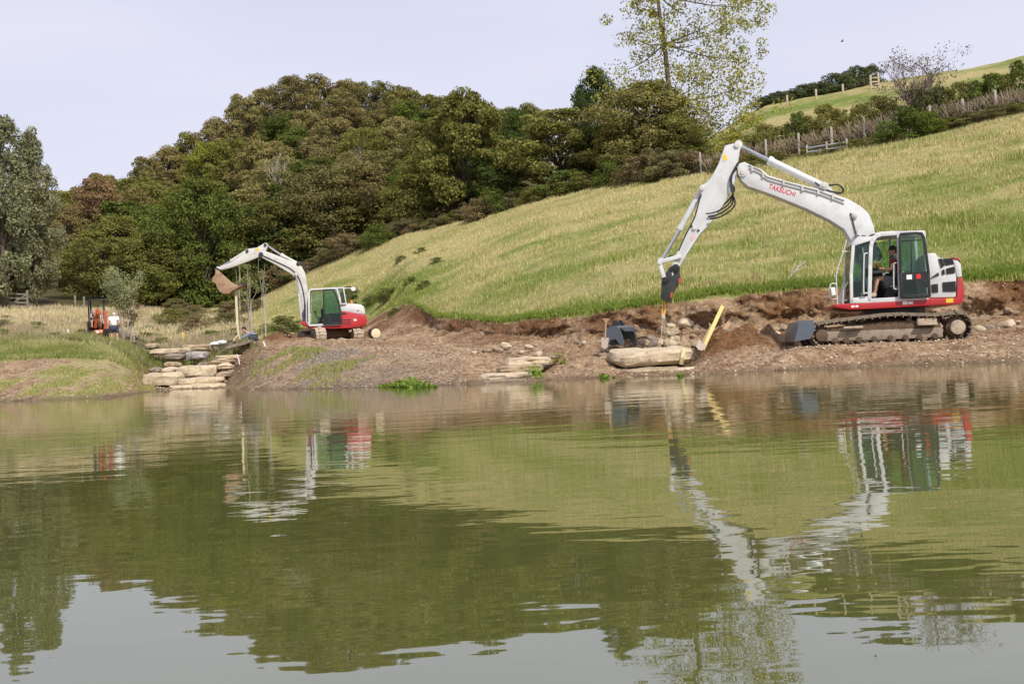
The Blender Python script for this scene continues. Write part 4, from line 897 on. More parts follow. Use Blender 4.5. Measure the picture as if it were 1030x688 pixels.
# chains and strop
STEEL = mat('worn_chain_steel', (0.40, 0.33, 0.25), 0.6, 0.3); STRAP = mat('orange_strop', (0.62, 0.36, 0.10), 0.8); TAPE = mat('pale_yellow_strap', (0.62, 0.55, 0.30), 0.8)
ch = empty('lifting_chain', hook, 'slack steel chains and orange strop hanging from the big excavator coupler', 'chain')
def chain(p0, p1, sag, name, m, r=0.009):
    pts = catenary(p0, p1, sag, 40); mb = MB()
    for i in range(len(pts) - 1):
        a, b = pts[i], pts[i + 1]; d = (b - a); l = d.length
        n = d.orthogonal().normalized() if i % 2 else d.cross(d.orthogonal()).normalized()
        mb.tube([a + n * r, b + n * r], r * 0.6, 5).tube([a - n * r, b - n * r], r * 0.6, 5)
    return tag(mb.build(name, m, ch), kind='stuff')
sc_ = Vector(hs_.location); knot = P(*c6(700, 70), hook.y)
MB().tube([hook, hook.lerp(knot, 0.5) + Vector((0.03, 0, 0)), knot], 0.03, 7).tube([hook + Vector((-0.05, 0, 0)), knot + Vector((-0.03, 0, 0))], 0.022, 7).build('strop', STRAP, ch)
MB().ball(knot, (0.06, 0.05, 0.09)).build('shackle', STEEL, ch)
for k, (x, y, dy, sg) in enumerate(((690, 175, -0.5, 0.0), (704, 178, 0.4, 0.02), (716, 176, -0.2, 0.0), (728, 178, 0.5, 0.03), (778, 176, -0.55, 0.05), (768, 178, 0.6, 0.05))):
    chain(knot, P(*c6(x, y), hook.y + dy), sg, 'chain', STEEL)
q0 = P(*c6(776, 176), hook.y - 1.18); q1 = P(*c6(768, 212), hook.y - 1.18); q2 = P(*c6(764, 236), hook.y - 1.1)
MB().bar(q0, q1, 0.09, 0.02).bar(q1, q2, 0.09, 0.02).build('strap', TAPE, ch)

# stepping slabs by the water
for i, (b, Y, lab, m) in enumerate(((_b6(56, 266, 232, 293), 23.75, 'front step of the stone steps standing just above the water', PALE), (_b6(108, 239, 266, 266), 24.4, 'middle step of the stone steps at the water edge', SAND),
        (_b6(136, 211, 300, 240), 25.1, 'thick top step of the stone steps at the water edge', PALE), (_b6(56, 290, 214, 306), 23.45, 'thin half sunk slab at the foot of the stone steps', SHALE), (_b6(240, 206, 322, 216), 25.6, 'thin grey flagstone lying behind the top step', SHALE))):
    slab_px('stone_step' if i < 3 else 'flagstone', lab, b, Y, 0.9, m, 'stone steps at the water edge')

# cascade of slabs in the inlet
c10 = crop(60, 280, 4.68)
CAS = [((395, 304, 450, 336), 47, 'rounded boulder at the upper left of the stone cascade', SAND, 0), ((425, 330, 585, 356), 46, 'long flat slab near the top of the stone cascade', PALE, 1),
       ((557, 313, 690, 343), 47.5, 'topmost slab of the stone cascade below the tall grass', SAND, 1), ((480, 352, 580, 388), 45, 'brown block in the middle of the stone cascade', SHALE, 0),
       ((583, 345, 676, 383), 45.2, 'grey shaly flat stone right of middle of the cascade', stone_mat('pale_grey_shale', (0.42, 0.39, 0.36), (0.30, 0.27, 0.24), (0.17, 0.14, 0.12)), 1), ((480, 394, 547, 420), 43.5, 'small tan stone above the large cream slab', SAND, 0),
       ((465, 418, 550, 450), 42.6, 'blocky tan stone left of the large cream slab', PALE, 0), ((545, 413, 742, 470), 42.2, 'largest cream slab in the middle of the cascade', PALE, 1),
       ((390, 446, 549, 505), 41.0, 'large cream slab at the lower left of the cascade', PALE, 1), ((548, 468, 756, 501), 40.3, 'long cream slab second from the water in the cascade', PALE, 1),
       ((497, 500, 752, 531), 39.2, 'lowest cascade slab lying at the waterline', PALE, 1), ((725, 362, 836, 386), 44, 'flat cream slab below the crouching man', PALE, 1),
       ((710, 384, 802, 401), 43, 'thin slab second of the three right of the cascade', SAND, 1), ((735, 402, 806, 436), 42, 'squarish tan block right of the largest cream slab', PALE, 0),
       ((798, 430, 863, 451), 41.5, 'small dark slab at the far right of the cascade', SHALE, 1), ((735, 440, 792, 470), 41.0, 'lower tan block right of the long cream slab', SAND, 0),
       ((408, 420, 470, 447), 43.0, 'small mossy brown stone at the left of the cascade', SHALE, 0), ((640, 395, 705, 415), 43.6, 'small stone behind the largest cream slab', SHALE, 0)]
for b, Y, lab, m, sl in CAS:
    slab_px('cascade_stone', lab, (*c10(b[0], b[1]), *c10(b[2], b[3])), Y, 1.3 if sl else 0.9, m, 'stones of the cascade', bool(sl), random.uniform(-0.12, 0.12))
# slab being set by the crouching man, hung from the far bucket
hb = FR_FAR.world(FR_FAR(*c4(190, 303), FB + 0.1)); SLY = 44.6
ts = slab('stone_slab', 'brown tilted slab propped up in front of the crouching man', P(*c4(203, 602), SLY) + Vector((0, 0.2, 0)), (1.25, 0.8, 0.14), SHALE, 0.1, (0.05, -0.24))
sl_ = empty('lifting_sling', hb, 'pale yellow sling hanging from the bucket of the smaller excavator', 'sling')
e0 = P(*c4(200, 495), hb.y); e1 = P(*c4(205, 545), (hb.y + SLY) / 2)
MB().bar(hb, e0, 0.10, 0.03).bar(e0, e1, 0.08, 0.03).build('strap', TAPE, sl_)
for x, y in ((180, 580), (214, 572)): MB().bar(e1, P(*c4(x, y), SLY), 0.05, 0.03).build('strap_leg', TAPE, sl_)

# ------------------------------------------------------------------ tools and timber on the dug bank
WOOD = mat('new_yellow_timber', (0.60, 0.45, 0.17), 0.7, 0, (0.42, 0.28, 0.10), 0.5, 4); OLDWOOD = mat('weathered_timber', (0.36, 0.235, 0.13), 0.8, 0, (0.2, 0.13, 0.08), 0.6, 5)
def lean(px0, py0, px1, py1, Y, w, d, name, label, m, back=0.35):
    a = P(px0, py0, Y); b = P(px1, py1, Y + back)
    g = gz(a.x, a.y); a.z = max(a.z, g - 0.03) if abs(a.z - g) < 0.25 else a.z
    return tag(MB().bar(a, b, w, d).build(name, m, None, bevel=0.006, org=tuple(a)), label, 'plank')
lean(*c6(840, 184), *c6(912, 28), 25.3, 0.095, 0.05, 'plank', 'long new yellow timber plank leaning on the dug bank', WOOD, 0.7)
lean(*c6(906, 130), *c6(950, 68), 27.0, 0.12, 0.05, 'plank', 'short brown plank leaning right of the yellow plank', OLDWOOD, 0.4)
lean(*c6(597, 155), *c6(598, 108), 26.9, 0.12, 0.10, 'plank', 'stubby pale timber post beside the loose digger bucket', mat('pale_timber', (0.5, 0.37, 0.25), 0.8), 0.1)
def spade(base, top, label, w=0.2):
    base, top = Vector(base), Vector(top); r = empty('spade', base, label, 'spade', 'spades on the dug bank'); d = (top - base).normalized(); s = d.cross(Vector((0, 1, 0))).normalized()
    k = base + d * 0.32
    MB().tube([k - d * 0.05, top], 0.019, 8).build('shaft', OLDWOOD, r)
    MB().tube([top - s * 0.08, top + s * 0.08], 0.018, 8).tube([top - s * 0.07, top - d * 0.09], 0.012, 6).tube([top + s * 0.07, top - d * 0.09], 0.012, 6).build('handle', OLDWOOD, r)
    MB().prism([base, base + s * w * 0.38 + d * 0.05, base + s * w * 0.5 + d * 0.3, base - s * w * 0.5 + d * 0.3, base - s * w * 0.38 + d * 0.05], (0, 0.018, 0)).build('blade', mat('dull_spade_steel', (0.35, 0.29, 0.24), 0.5, 0.3), r)
spade(P(*c6(490, 182), 26.0), P(*c6(496, 76), 26.1), 'upright spade stuck in the soil left of the loose bucket')
spade(P(*c6(826, 184), 25.1), P(*c6(872, 96), 25.7), 'spade leaning beside the foot of the yellow plank', 0.24)
# loose digging bucket: curved shell with side plates, open towards the right
lb = P(*c6(552, 165), 26.6); lb.z = max(gz(lb.x, lb.y), lb.z) - 0.03
bu = empty('digger_bucket', lb, 'dark blue grey loose digger bucket standing on the dug bank', 'bucket')
Y0b, wb = lb.y - 0.35, 0.8
shell = [(-0.42, 0.04), (-0.46, 0.28), (-0.36, 0.5), (-0.16, 0.66), (0.1, 0.66), (0.22, 0.52)]
inner = [(x * 0.9 + 0.02, z * 0.92 + 0.01) for x, z in shell]
Rb = Matrix.Rotation(math.radians(-38), 3, 'Z')
def lbp(x, y, z): return lb + Rb @ (Vector((x, y, z)) * 0.78)
MB().prism([lbp(x, -wb / 2, z) for x, z in shell + inner[::-1]], Rb @ Vector((0, wb * 0.78, 0))).build('shell', BLUEGREY, bu, bevel=0.008)
for s_ in (-wb / 2 - 0.025, wb / 2): MB().prism([lbp(x, s_, z) for x, z in shell + [(0.3, 0.3), (0.34, 0.05), (0.2, 0.0), (0.05, 0.22), (-0.15, 0.2), (-0.3, 0.0)]], Rb @ Vector((0, 0.025, 0))).build('side_plate', BLUEGREY, bu)
for s_ in (-0.18, 0.14): MB().prism([lbp(x, s_, z) for x, z in ((-0.3, 0.56), (-0.16, 0.86), (-0.04, 0.84), (0.06, 0.66))], Rb @ Vector((0, 0.04, 0))).build('ear', DARK, bu)
MB().prism([lbp(x, -wb / 2, z) for x, z in ((0.2, 0.56), (0.4, 0.44), (0.42, 0.46), (0.22, 0.60))], Rb @ Vector((0, wb * 0.78, 0))).build('cutting_lip', DARK, bu)

# ------------------------------------------------------------------ small things
# barrel behind the far machine
bp = on_ground(373, 46.0); bp = P(*c8(842, 490), 46.0)
bp.z = gz(bp.x, bp.y) - 0.02
br = empty('barrel', bp, 'black barrel with a cream lid lying beside the smaller excavator', 'barrel')
a_ = P(*c8(850, 450), 46.0); a_.z = bp.z + 0.24; ax_ = Vector((0.35, -0.93, -0.05)).normalized()
MB().tube([a_ - ax_ * 0.4, a_ - ax_ * 0.38, a_ + ax_ * 0.2, a_ + ax_ * 0.22], [0.2, 0.24, 0.24, 0.23], 18).build('drum', BLACK, br, bevel=0.01)
MB().tube([a_ + ax_ * 0.215, a_ + ax_ * 0.26], 0.215, 18).build('lid', mat('cream_plastic', (0.66, 0.56, 0.36), 0.6), br, bevel=0.01)
def stick(pts, r, name, label, m, cat='stick', r2=None):
    return tag(MB().tube(smooth_path(pts, 4), r, 7, r2=r2).build(name, m, None, org=tuple(pts[0])), label, cat)
PALEWOOD = mat('bleached_wood', (0.55, 0.49, 0.41), 0.85); DEADW = mat('dead_grey_branch', (0.36, 0.31, 0.26), 0.9)
stick([P(786, 287, 31.0), P(793, 280, 31.1), P(800, 273, 31.2)], 0.06, 'dead_branch', 'pale dead branch lying on the grass left of the big excavator cab', DEADW, 'branch', 0.018)
br2 = bpy.data.objects[-1] if False else None
tw = [o for o in COL.objects if o.name.startswith('dead_branch')][0]
for (a, b, c) in (((798, 275), (803, 268), (806, 262)), ((799, 274), (806, 270), (812, 268)), ((795, 279), (798, 270), (799, 265)), ((800, 273), (806, 266), (811, 263))):
    MB().tube(smooth_path([P(*a, 31.15), P(*b, 31.2), P(*c, 31.3)], 3), 0.022, 5, r2=0.009).build('twig', DEADW, tw)
stick([P(119, 357, 42), P(121, 361, 41.9), P(124, 364, 41.8), P(127, 363, 41.8)], 0.045, 'driftwood', 'small bleached forked stick lying at the edge of the lush grass', PALEWOOD, 'stick', 0.02)
stick([P(265, 344, 41), P(267, 349, 40.8), P(268, 352, 40.7)], 0.04, 'driftwood', 'short white curved stick on the earth right of the crouching man', PALEWOOD, 'stick', 0.03)
stick([P(238, 357, 42), P(240, 361, 41.7), P(241, 367, 41.2)], 0.035, 'driftwood', 'thin pale stick leaning at the right of the cascade', PALEWOOD, 'stick', 0.02)
wb_ = P(218, 346, 48.5)
tag(MB().ball(wb_, (0.36, 0.25, 0.11), 12, 7).ball(wb_ + Vector((0.25, -0.05, 0.05)), (0.25, 0.22, 0.12), 10, 6).build('white_sack', mat('white_plastic_sheet', (0.72, 0.72, 0.72), 0.5), None, org=tuple(wb_)), 'crumpled white sack on the ground above the cascade', 'sack')
yp = on_ground(184.5, 60); mb = MB().box(yp + Vector((0, 0, 0.3)), (0.04, 0.04, 0.6)); tag(mb.box(yp + Vector((0, 0, 0.62)), (0.10, 0.05, 0.2)).build('marker_post', YELLOW, None, bevel=0.01, org=tuple(yp)), 'little yellow marker post standing in the rough grass', 'post')
wp = on_ground(69, 57); tag(MB().box(wp + Vector((0, 0, 0.2)), (0.08, 0.08, 0.7)).box(wp + Vector((0, 0, 0.55)), (0.11, 0.11, 0.05)).build('marker_post', STICKER, None, bevel=0.015, org=tuple(wp)), 'short white post in the rough grass left of the mini excavator', 'post')
# field gate
GREYW = mat('grey_gate_timber', (0.20, 0.175, 0.14), 0.9, 0, (0.11, 0.10, 0.08), 0.7, 6)
gy = 84.0; ga, gb = on_ground(7, gy), on_ground(27.5, gy); gt = empty('field_gate', (ga + gb) / 2, 'grey wooden field gate under the tall tree at far left', 'gate')
for k, zz in enumerate((0.25, 0.55, 0.9, 1.25)): MB().bar(ga + Vector((0, 0, zz)), gb + Vector((0, 0, zz)), 0.13, 0.05).build('rail', GREYW, gt)
for p in (ga, gb, ga + Vector((-0.35, 0.1, 0))): MB().box(p + Vector((0, 0.08, 0.75)), (0.15, 0.15, 1.7)).build('gate_post', GREYW, gt, bevel=0.02)
MB().bar(ga + Vector((0, -0.05, 0.2)), gb + Vector((0, -0.05, 1.2)), 0.1, 0.04).build('brace', GREYW, gt)
for px in (76, 85): p = on_ground(px, 88); tag(MB().box(p + Vector((0, 0, 0.6)), (0.14, 0.14, 1.4)).build('fence_post', GREYW, None, bevel=0.02, org=tuple(p)), 'weathered fence post at the far edge of the rough field', 'post', 'posts along the far field edge')
# bird
bd = P(847, 42, 60)
tag(MB().ball(bd, (0.09, 0.035, 0.035), 8, 6).prism([bd + 0.55 * Vector((0, 0, 0.02)), bd + 0.55 * Vector((0.08, 0.1, 0.05)), bd + 0.55 * Vector((0.02, 0.42, 0.12)), bd + 0.55 * Vector((-0.06, 0.12, 0.05))], (0, 0, 0.012)).prism([bd + 0.55 * Vector((0, 0, 0.02)), bd + 0.55 * Vector((0.08, -0.1, 0.05)), bd + 0.55 * Vector((0.02, -0.42, 0.12)), bd + 0.55 * Vector((-0.06, -0.12, 0.05))], (0, 0, 0.012)).build('bird', mat('dark_feathers', (0.03, 0.03, 0.03), 0.8), None, org=tuple(bd)), 'tiny dark bird flying in the sky left of the hawthorn', 'bird')

# ------------------------------------------------------------------ loose rocks on the dug bank
protos = [rock_mesh('rock', (1, 0.8, 0.7), 300 + 9 * k, [SAND, PALE, SHALE][k % 3], False, (4, 4, 3)) for k in range(6)]
def drop_rock(px, Y, s, k, grp='rubble on the dug bank', lab='fist to head sized tan rubble stone on the dug brown bank'):
    p = on_ground(px, Y); o = bpy.data.objects.new('rock', protos[k % 6]); o.location = p + Vector((0, 0, s * 0.2)); o.scale = (s, s, s * random.uniform(0.7, 1)); o.rotation_euler = (random.uniform(-0.4, 0.4), random.uniform(-0.4, 0.4), random.uniform(0, 6)); COL.objects.link(o)
    return tag(o, lab, 'rock', grp)
for k in range(95):
    px = random.choice([random.uniform(640, 700), random.uniform(700, 800), random.uniform(470, 620), random.uniform(940, 1030), random.uniform(640, 720)])
    drop_rock(px, random.uniform(26.6, 28.6) + (max(0, 600 - px) * 0.03), random.choice([0.12, 0.16, 0.2, 0.28, 0.36]) , k)
for px, Y, s in ((648, 27.2, 0.42), (656, 27.3, 0.36), (664, 27.2, 0.3), (641, 27.4, 0.3), (678, 27.5, 0.38), (688, 27.8, 0.42), (700, 27.9, 0.34), (712, 28, 0.4)): drop_rock(px, Y, s, int(px))
# gravel and clods: far too many to count
def scatter_pebbles(name, n, sampler, smin, smax, cols, label):
    x, y = sampler(n); z = terr(x, y); ico = [(0, 0, 1), (0.9, 0, 0.1), (0.28, 0.85, 0), (-0.72, 0.53, 0.1), (-0.72, -0.53, 0), (0.28, -0.85, 0.1), (0, 0, -0.6)]
    fc = [(0, 1, 2), (0, 2, 3), (0, 3, 4), (0, 4, 5), (0, 5, 1), (6, 2, 1), (6, 3, 2), (6, 4, 3), (6, 5, 4), (6, 1, 5)]
    base = np.array(ico); m = len(base); s = smin + (smax - smin) * RNG.random(len(x)) ** 3
    th = RNG.random(len(x)) * 6.28; jit = 1 + 0.35 * (RNG.random((len(x), m)) - 0.5)
    bx, by, bz = base.T; X = (bx[None] * np.cos(th)[:, None] - by[None] * np.sin(th)[:, None]) * jit * s[:, None] + x[:, None]
    Yv = (bx[None] * np.sin(th)[:, None] + by[None] * np.cos(th)[:, None]) * jit * s[:, None] * 0.8 + y[:, None]; Z = bz[None] * jit * s[:, None] * 0.6 + z[:, None]
    V = np.stack([X, Yv, Z], -1).reshape(-1, 3); Fc = (np.array(fc)[None] + (np.arange(len(x)) * m)[:, None, None]).reshape(-1, 3)
    ci = RNG.integers(0, len(cols), len(x)); cc = np.array(cols)[ci] * (0.7 + 0.6 * RNG.random((len(x), 1))); C = np.repeat(cc, m, 0)
    o = link(bpy.data.objects.new(name, fast_mesh(name, V, Fc, COLM, False, {'tint': C}))); return tag(o, label, kind='stuff')
def col_mat(name, rough=0.9, trans=0.0):
    m, t, b = nodes_of(name); q = NT(t); a = q.n('ShaderNodeAttribute', attribute_name='tint')
    if not trans:
        q.l(a.outputs['Color'], b.inputs['Base Color']); b.inputs['Roughness'].default_value = rough; b.inputs['Specular IOR Level'].default_value = 0.2
    else:
        t.nodes.remove(b); d = q.n('ShaderNodeBsdfDiffuse'); tr = q.n('ShaderNodeBsdfTranslucent'); mx = q.n('ShaderNodeMixShader'); mx.inputs[0].default_value = trans
        q.l(a.outputs['Color'], d.inputs[0]); q.l(a.outputs['Color'], tr.inputs[0]); q.l(d.outputs[0], mx.inputs[1]); q.l(tr.outputs[0], mx.inputs[2]); q.l(mx.outputs[0], t.nodes['Material Output'].inputs['Surface'])
    return m
COLM = col_mat('loose_stones'); BLADE = col_mat('grass_blades', trans=0.35)
def samp(u0, u1, k0, t0, k1, t1):
    def f(n):
        u = u0 + (u1 - u0) * RNG.random(n); Ys, _ = lines(u); a = Ys[k0] + (Ys[k0 + 1] - Ys[k0]) * t0 if t0 else Ys[k0]; b = Ys[k1] + (Ys[min(k1 + 1, 9)] - Ys[k1]) * t1 if t1 else Ys[k1]
        y = a + (b - a) * RNG.random(n); return u * y, y
    return f
scatter_pebbles('gravel', 12000, samp(-0.26, -0.05, 1, 0.02, 2, 0.1), 0.008, 0.042, [(0.33, 0.28, 0.23), (0.27, 0.21, 0.155), (0.38, 0.33, 0.28), (0.24, 0.17, 0.12)], 'grey gravel on the sloping bank below the smaller excavator')
scatter_pebbles('soil_clods', 11000, samp(-0.12, 0.56, 1, 0.02, 5, 0), 0.010, 0.055, [(0.38, 0.28, 0.19), (0.28, 0.185, 0.115), (0.50, 0.40, 0.29), (0.22, 0.13, 0.08)], 'loose clods and small stones over the dug brown bank')
scatter_pebbles('soil_clods', 2500, samp(-0.33, -0.12, 2, 0, 4, 0.5), 0.015, 0.08, [(0.26, 0.16, 0.10), (0.18, 0.10, 0.06), (0.38, 0.29, 0.2)], 'loose clods on the track round the smaller excavator')
scatter_pebbles('gravel', 1500, samp(-0.52, -0.33, 1, 0.02, 2, 0.2), 0.015, 0.07, [(0.40, 0.33, 0.25), (0.3, 0.24, 0.17)], 'small stones on the bare bank at the left shore')
# ------------------------------------------------------------------ people
SKIN = mat('bare_skin', (0.52, 0.29, 0.20), 0.6); HAIRM = mat('dark_hair', (0.03, 0.022, 0.016), 0.8)  # one even skin tone shared by every person
def skin_mesh(J, E, R, sub=2, root='pelvis'):
    bm = bmesh.new(); sl = bm.verts.layers.skin.verify(); vs = {}
    used = {k for e in E for k in e}
    for k in used:
        v = bm.verts.new(J[k]); v[sl].radius = (R[k], R[k]); v[sl].use_root = (k == root); vs[k] = v
    for a, b in E: bm.edges.new((vs[a], vs[b]))
    me = bpy.data.meshes.new('t'); bm.to_mesh(me); bm.free()
    o = bpy.data.objects.new('t', me); COL.objects.link(o)
    s = o.modifiers.new('s', 'SKIN'); s.use_smooth_shade = True
    u = o.modifiers.new('u', 'SUBSURF'); u.levels = sub; u.render_levels = sub
    out = bpy.data.meshes.new_from_object(o.evaluated_get(bpy.context.evaluated_depsgraph_get())); bpy.data.objects.remove(o)
    V = [tuple(v.co) for v in out.vertices]; Fc = [tuple(p.vertices) for p in out.polygons]; bpy.data.meshes.remove(out); return V, Fc
RAD = dict(pelvis=.135, spine=.125, chest=.145, neck=.058, skull=.06, shL=.068, shR=.068, elL=.046, elR=.046, wrL=.031, wrR=.031, haL=.033, haR=.033, hipL=.092, hipR=.092, knL=.06, knR=.06, anL=.042, anR=.042, toL=.036, toR=.036)
EDG = [('pelvis', 'spine'), ('spine', 'chest'), ('chest', 'neck'), ('neck', 'skull')]
for s_ in 'LR': EDG += [('chest', 'sh' + s_), ('sh' + s_, 'el' + s_), ('el' + s_, 'wr' + s_), ('wr' + s_, 'ha' + s_), ('pelvis', 'hip' + s_), ('hip' + s_, 'kn' + s_), ('kn' + s_, 'an' + s_), ('an' + s_, 'to' + s_)]
def person(label, J, face, garments, hat=None, shoes=None, hair=True):
    """J joints in the world; face = way the head looks; garments: (name, material, edges, swell)"""
    J = {k: Vector(v) for k, v in J.items()}
    low = min(J['toL'].z, J['toR'].z); base = Vector((J['pelvis'].x, J['pelvis'].y, low - 0.04))
    root = empty('person', base, label, 'person')
    V, Fc = skin_mesh(J, EDG, RAD); mb = MB().add(V, Fc)
    f = Vector(face).normalized(); upv = (J['head'] - J['neck']).normalized(); sd_ = f.cross(upv).normalized(); upv = sd_.cross(f)
    R = Matrix((sd_, f, upv)).transposed(); h = J['head']
    mb.ball(h, (0.077, 0.096, 0.118), 14, 10, R)
    mb.ball(h + f * 0.098 - upv * 0.015, (0.014, 0.022, 0.026), 8, 6, R)
    for s in (-1, 1): mb.ball(h + sd_ * s * 0.078 - upv * 0.01, (0.012, 0.022, 0.033), 8, 6, R)
    mb.tube([h + f * 0.082 - upv * 0.062 - sd_ * 0.025, h + f * 0.09 - upv * 0.06, h + f * 0.082 - upv * 0.062 + sd_ * 0.025], 0.007, 6)
    for s in 'LR':
        w, k = J['wr' + s], J['ha' + s]; d = (k - w).normalized(); side = d.cross(Vector((0.2, 0.3, 1))).normalized(); dn = d.cross(side)
        for i in range(4):
            a = k + side * (i - 1.5) * 0.019 - d * 0.02; l = (0.062, 0.075, 0.07, 0.055)[i]
            mb.tube([a, a + d * l * 0.55, a + d * l * 0.85 + dn * 0.025, a + d * l * 0.85 + dn * 0.045], 0.009, 6)
        a = w.lerp(k, 0.5); mb.tube([a + side * 0.02, a + side * 0.05 + d * 0.025, a + side * 0.055 + d * 0.055], 0.010, 6)
    body = mb.build('body', SKIN, root, smooth=80)
    for s in (-1, 1): MB().ball(h + f * 0.086 + sd_ * s * 0.03 + upv * 0.012, 0.011, 8, 6).build('eye', HAIRM, body)
    for nm, m, ed, sw in garments:
        ks = {k for e in ed for k in e}; JJ = dict(J); RR = {k: RAD[k] + sw for k in ks}
        rt = 'pelvis' if 'pelvis' in ks else sorted(ks)[0]
        V, Fc = skin_mesh(JJ, ed, RR, 2, rt); MB().add(V, Fc).build(nm, m, root, smooth=80)
    if hair:
        MB().ball(h + upv * 0.02 - f * 0.012, (0.086, 0.102, 0.112), 14, 10, R).build('hair' if hat is None else hat[0], HAIRM if hat is None else hat[1], root, smooth=80)
    if hat and hat[0] == 'cap': MB().prism([h + f * 0.07 + sd_ * 0.07 + upv * 0.06, h + f * 0.17 + sd_ * 0.05 + upv * 0.045, h + f * 0.17 - sd_ * 0.05 + upv * 0.045, h + f * 0.07 - sd_ * 0.07 + upv * 0.06], upv * 0.012).build('cap_peak', hat[1], root)
    if shoes:
        for s in 'LR': a, t_ = J['an' + s], J['to' + s]; MB().tube([a + Vector((0, 0, -0.01)), a.lerp(t_, 0.1) - Vector((0, 0, 0.045)), a.lerp(t_, 0.7) - Vector((0, 0, 0.03)), t_ + (t_ - a).normalized() * 0.05], [0.05, 0.058, 0.05, 0.035], 10).build('shoe', shoes, root, smooth=60)
    return root
TOPE = [('pelvis', 'spine'), ('spine', 'chest')]
def sleeves(long_):
    e = list(TOPE)
    for s in 'LR':
        e += [('chest', 'sh' + s), ('sh' + s, ('el' if long_ else 'ml') + s)] + ([('el' + s, 'wr' + s)] if long_ else [])
    return e
def legs(long_):
    e = []
    for s in 'LR': e += [('pelvis', 'hip' + s), ('hip' + s, ('kn' if long_ else 'mk') + s)] + ([('kn' + s, 'an' + s)] if long_ else [])
    return e
RAD.update(mlL=.062, mlR=.062, mkL=.088, mkR=.088)
def mids(J, a=0.62, b=0.62):
    for s in 'LR':
        J['ml' + s] = Vector(J['sh' + s]).lerp(Vector(J['el' + s]), a); J['mk' + s] = Vector(J['hip' + s]).lerp(Vector(J['kn' + s]), b)
    return J
# man at the controls of the big machine
def b5(x, y, Y): return FR_BIG.world(FR_BIG(*c5(x, y), Y))
yc = 24.37
J = dict(pelvis=b5(318, 318, yc), spine=b5(320, 280, yc), chest=b5(316, 242, yc), neck=b5(311, 204, yc), skull=b5(308, 190, yc), head=b5(306, 172, yc))
for s, d in (('L', -1), ('R', 1)):
    J['sh' + s] = b5(313, 224, yc + d * 0.18); J['el' + s] = b5(300, 270, yc + d * 0.25); J['wr' + s] = b5(262, 268, yc + d * 0.27); J['ha' + s] = b5(248, 266, yc + d * 0.27)
    J['hip' + s] = b5(308, 322, yc + d * 0.09); J['kn' + s] = b5(226 - 10 * (d > 0), 318, yc + d * 0.15); J['an' + s] = b5(212, 396, yc + d * 0.14); J['to' + s] = b5(190, 408, yc + d * 0.15)
person('man in a dark red shirt and shorts sitting at the controls of the big excavator', mids(J), FR_BIG.R @ Vector((-1, -0.15, -0.12)), [('shirt', mat('dark_red_cloth', (0.22, 0.02, 0.025), 0.85), sleeves(False), 0.02), ('shorts', mat('dark_shorts', (0.03, 0.03, 0.035), 0.85), legs(False), 0.018)], None, mat('tan_boots', (0.5, 0.42, 0.3), 0.8))
# man on the mini machine
def b9(x, y, d): return FR_MINI.world(FR_MINI(*c9(x, y), MY + d))
J = dict(pelvis=b9(265, 335, 0.15), spine=b9(255, 295, 0.10), chest=b9(258, 250, 0.02), neck=b9(280, 212, -0.06), skull=b9(286, 198, -0.08), head=b9(294, 178, -0.10))
for s, d in (('L', 1), ('R', -1)):
    J['sh' + s] = b9(262 + 46 * d, 235, 0.0); J['el' + s] = b9(268 + 62 * d, 290, -0.2); J['wr' + s] = b9(272 + 50 * d, 305, -0.38); J['ha' + s] = b9(272 + 48 * d, 305, -0.46)
    J['hip' + s] = b9(266 + 20 * d, 340, 0.1); J['kn' + s] = b9(268 + 52 * d, 345, -0.36); J['an' + s] = b9(268 + 46 * d, 420, -0.34); J['to' + s] = b9(268 + 48 * d, 428, -0.46)
person('man in a grey top with bare knees driving the orange mini excavator', mids(J), FR_MINI.R @ Vector((0.35, -1, -0.35)), [('shirt', mat('grey_cloth', (0.11, 0.11, 0.12), 0.9), sleeves(False), 0.03), ('shorts', mat('dark_shorts', (0.03, 0.03, 0.035), 0.85), legs(False), 0.02)], None, mat('dark_boots', (0.06, 0.05, 0.04), 0.8))
# man standing with his back to the pond
mg = on_ground(115.5, 56.5); mg.z = P(115.5, 345.8, 56.5).z
fwd = Vector((-0.25, 1, 0)).normalized(); sdv = fwd.cross(Vector((0, 0, 1)))
def st_(f, s, z): return mg + fwd * f + sdv * s + Vector((0, 0, z))
J = dict(pelvis=st_(0, 0, 0.96), spine=st_(0, 0, 1.12), chest=st_(0.03, 0, 1.34), neck=st_(0.07, 0, 1.51), skull=st_(0.10, 0, 1.56), head=st_(0.15, 0, 1.63))
for s, d in (('L', -1), ('R', 1)):
    J['sh' + s] = st_(0.03, 0.2 * d, 1.42); J['el' + s] = st_(-0.02, 0.29 * d, 1.14); J['wr' + s] = st_(0.12, 0.27 * d, 0.92); J['ha' + s] = st_(0.16, 0.26 * d, 0.85)
    J['hip' + s] = st_(0, 0.1 * d, 0.9); J['kn' + s] = st_(0.02, 0.14 * d, 0.5); J['an' + s] = st_(-0.03, 0.16 * d, 0.09); J['to' + s] = st_(0.13, 0.18 * d, 0.04)
person('man in a white t-shirt and navy shorts standing beside the mini excavator', mids(J, 0.62, 0.78), fwd + Vector((0, 0, -0.45)), [('shirt', mat('white_cotton', (0.78, 0.76, 0.70), 0.9), sleeves(False), 0.045), ('shorts', mat('navy_cloth', (0.035, 0.045, 0.075), 0.9), legs(False), 0.045)], ('cap', mat('pale_grey_cap', (0.5, 0.48, 0.44), 0.9)), mat('dark_boots', (0.06, 0.05, 0.04), 0.8))
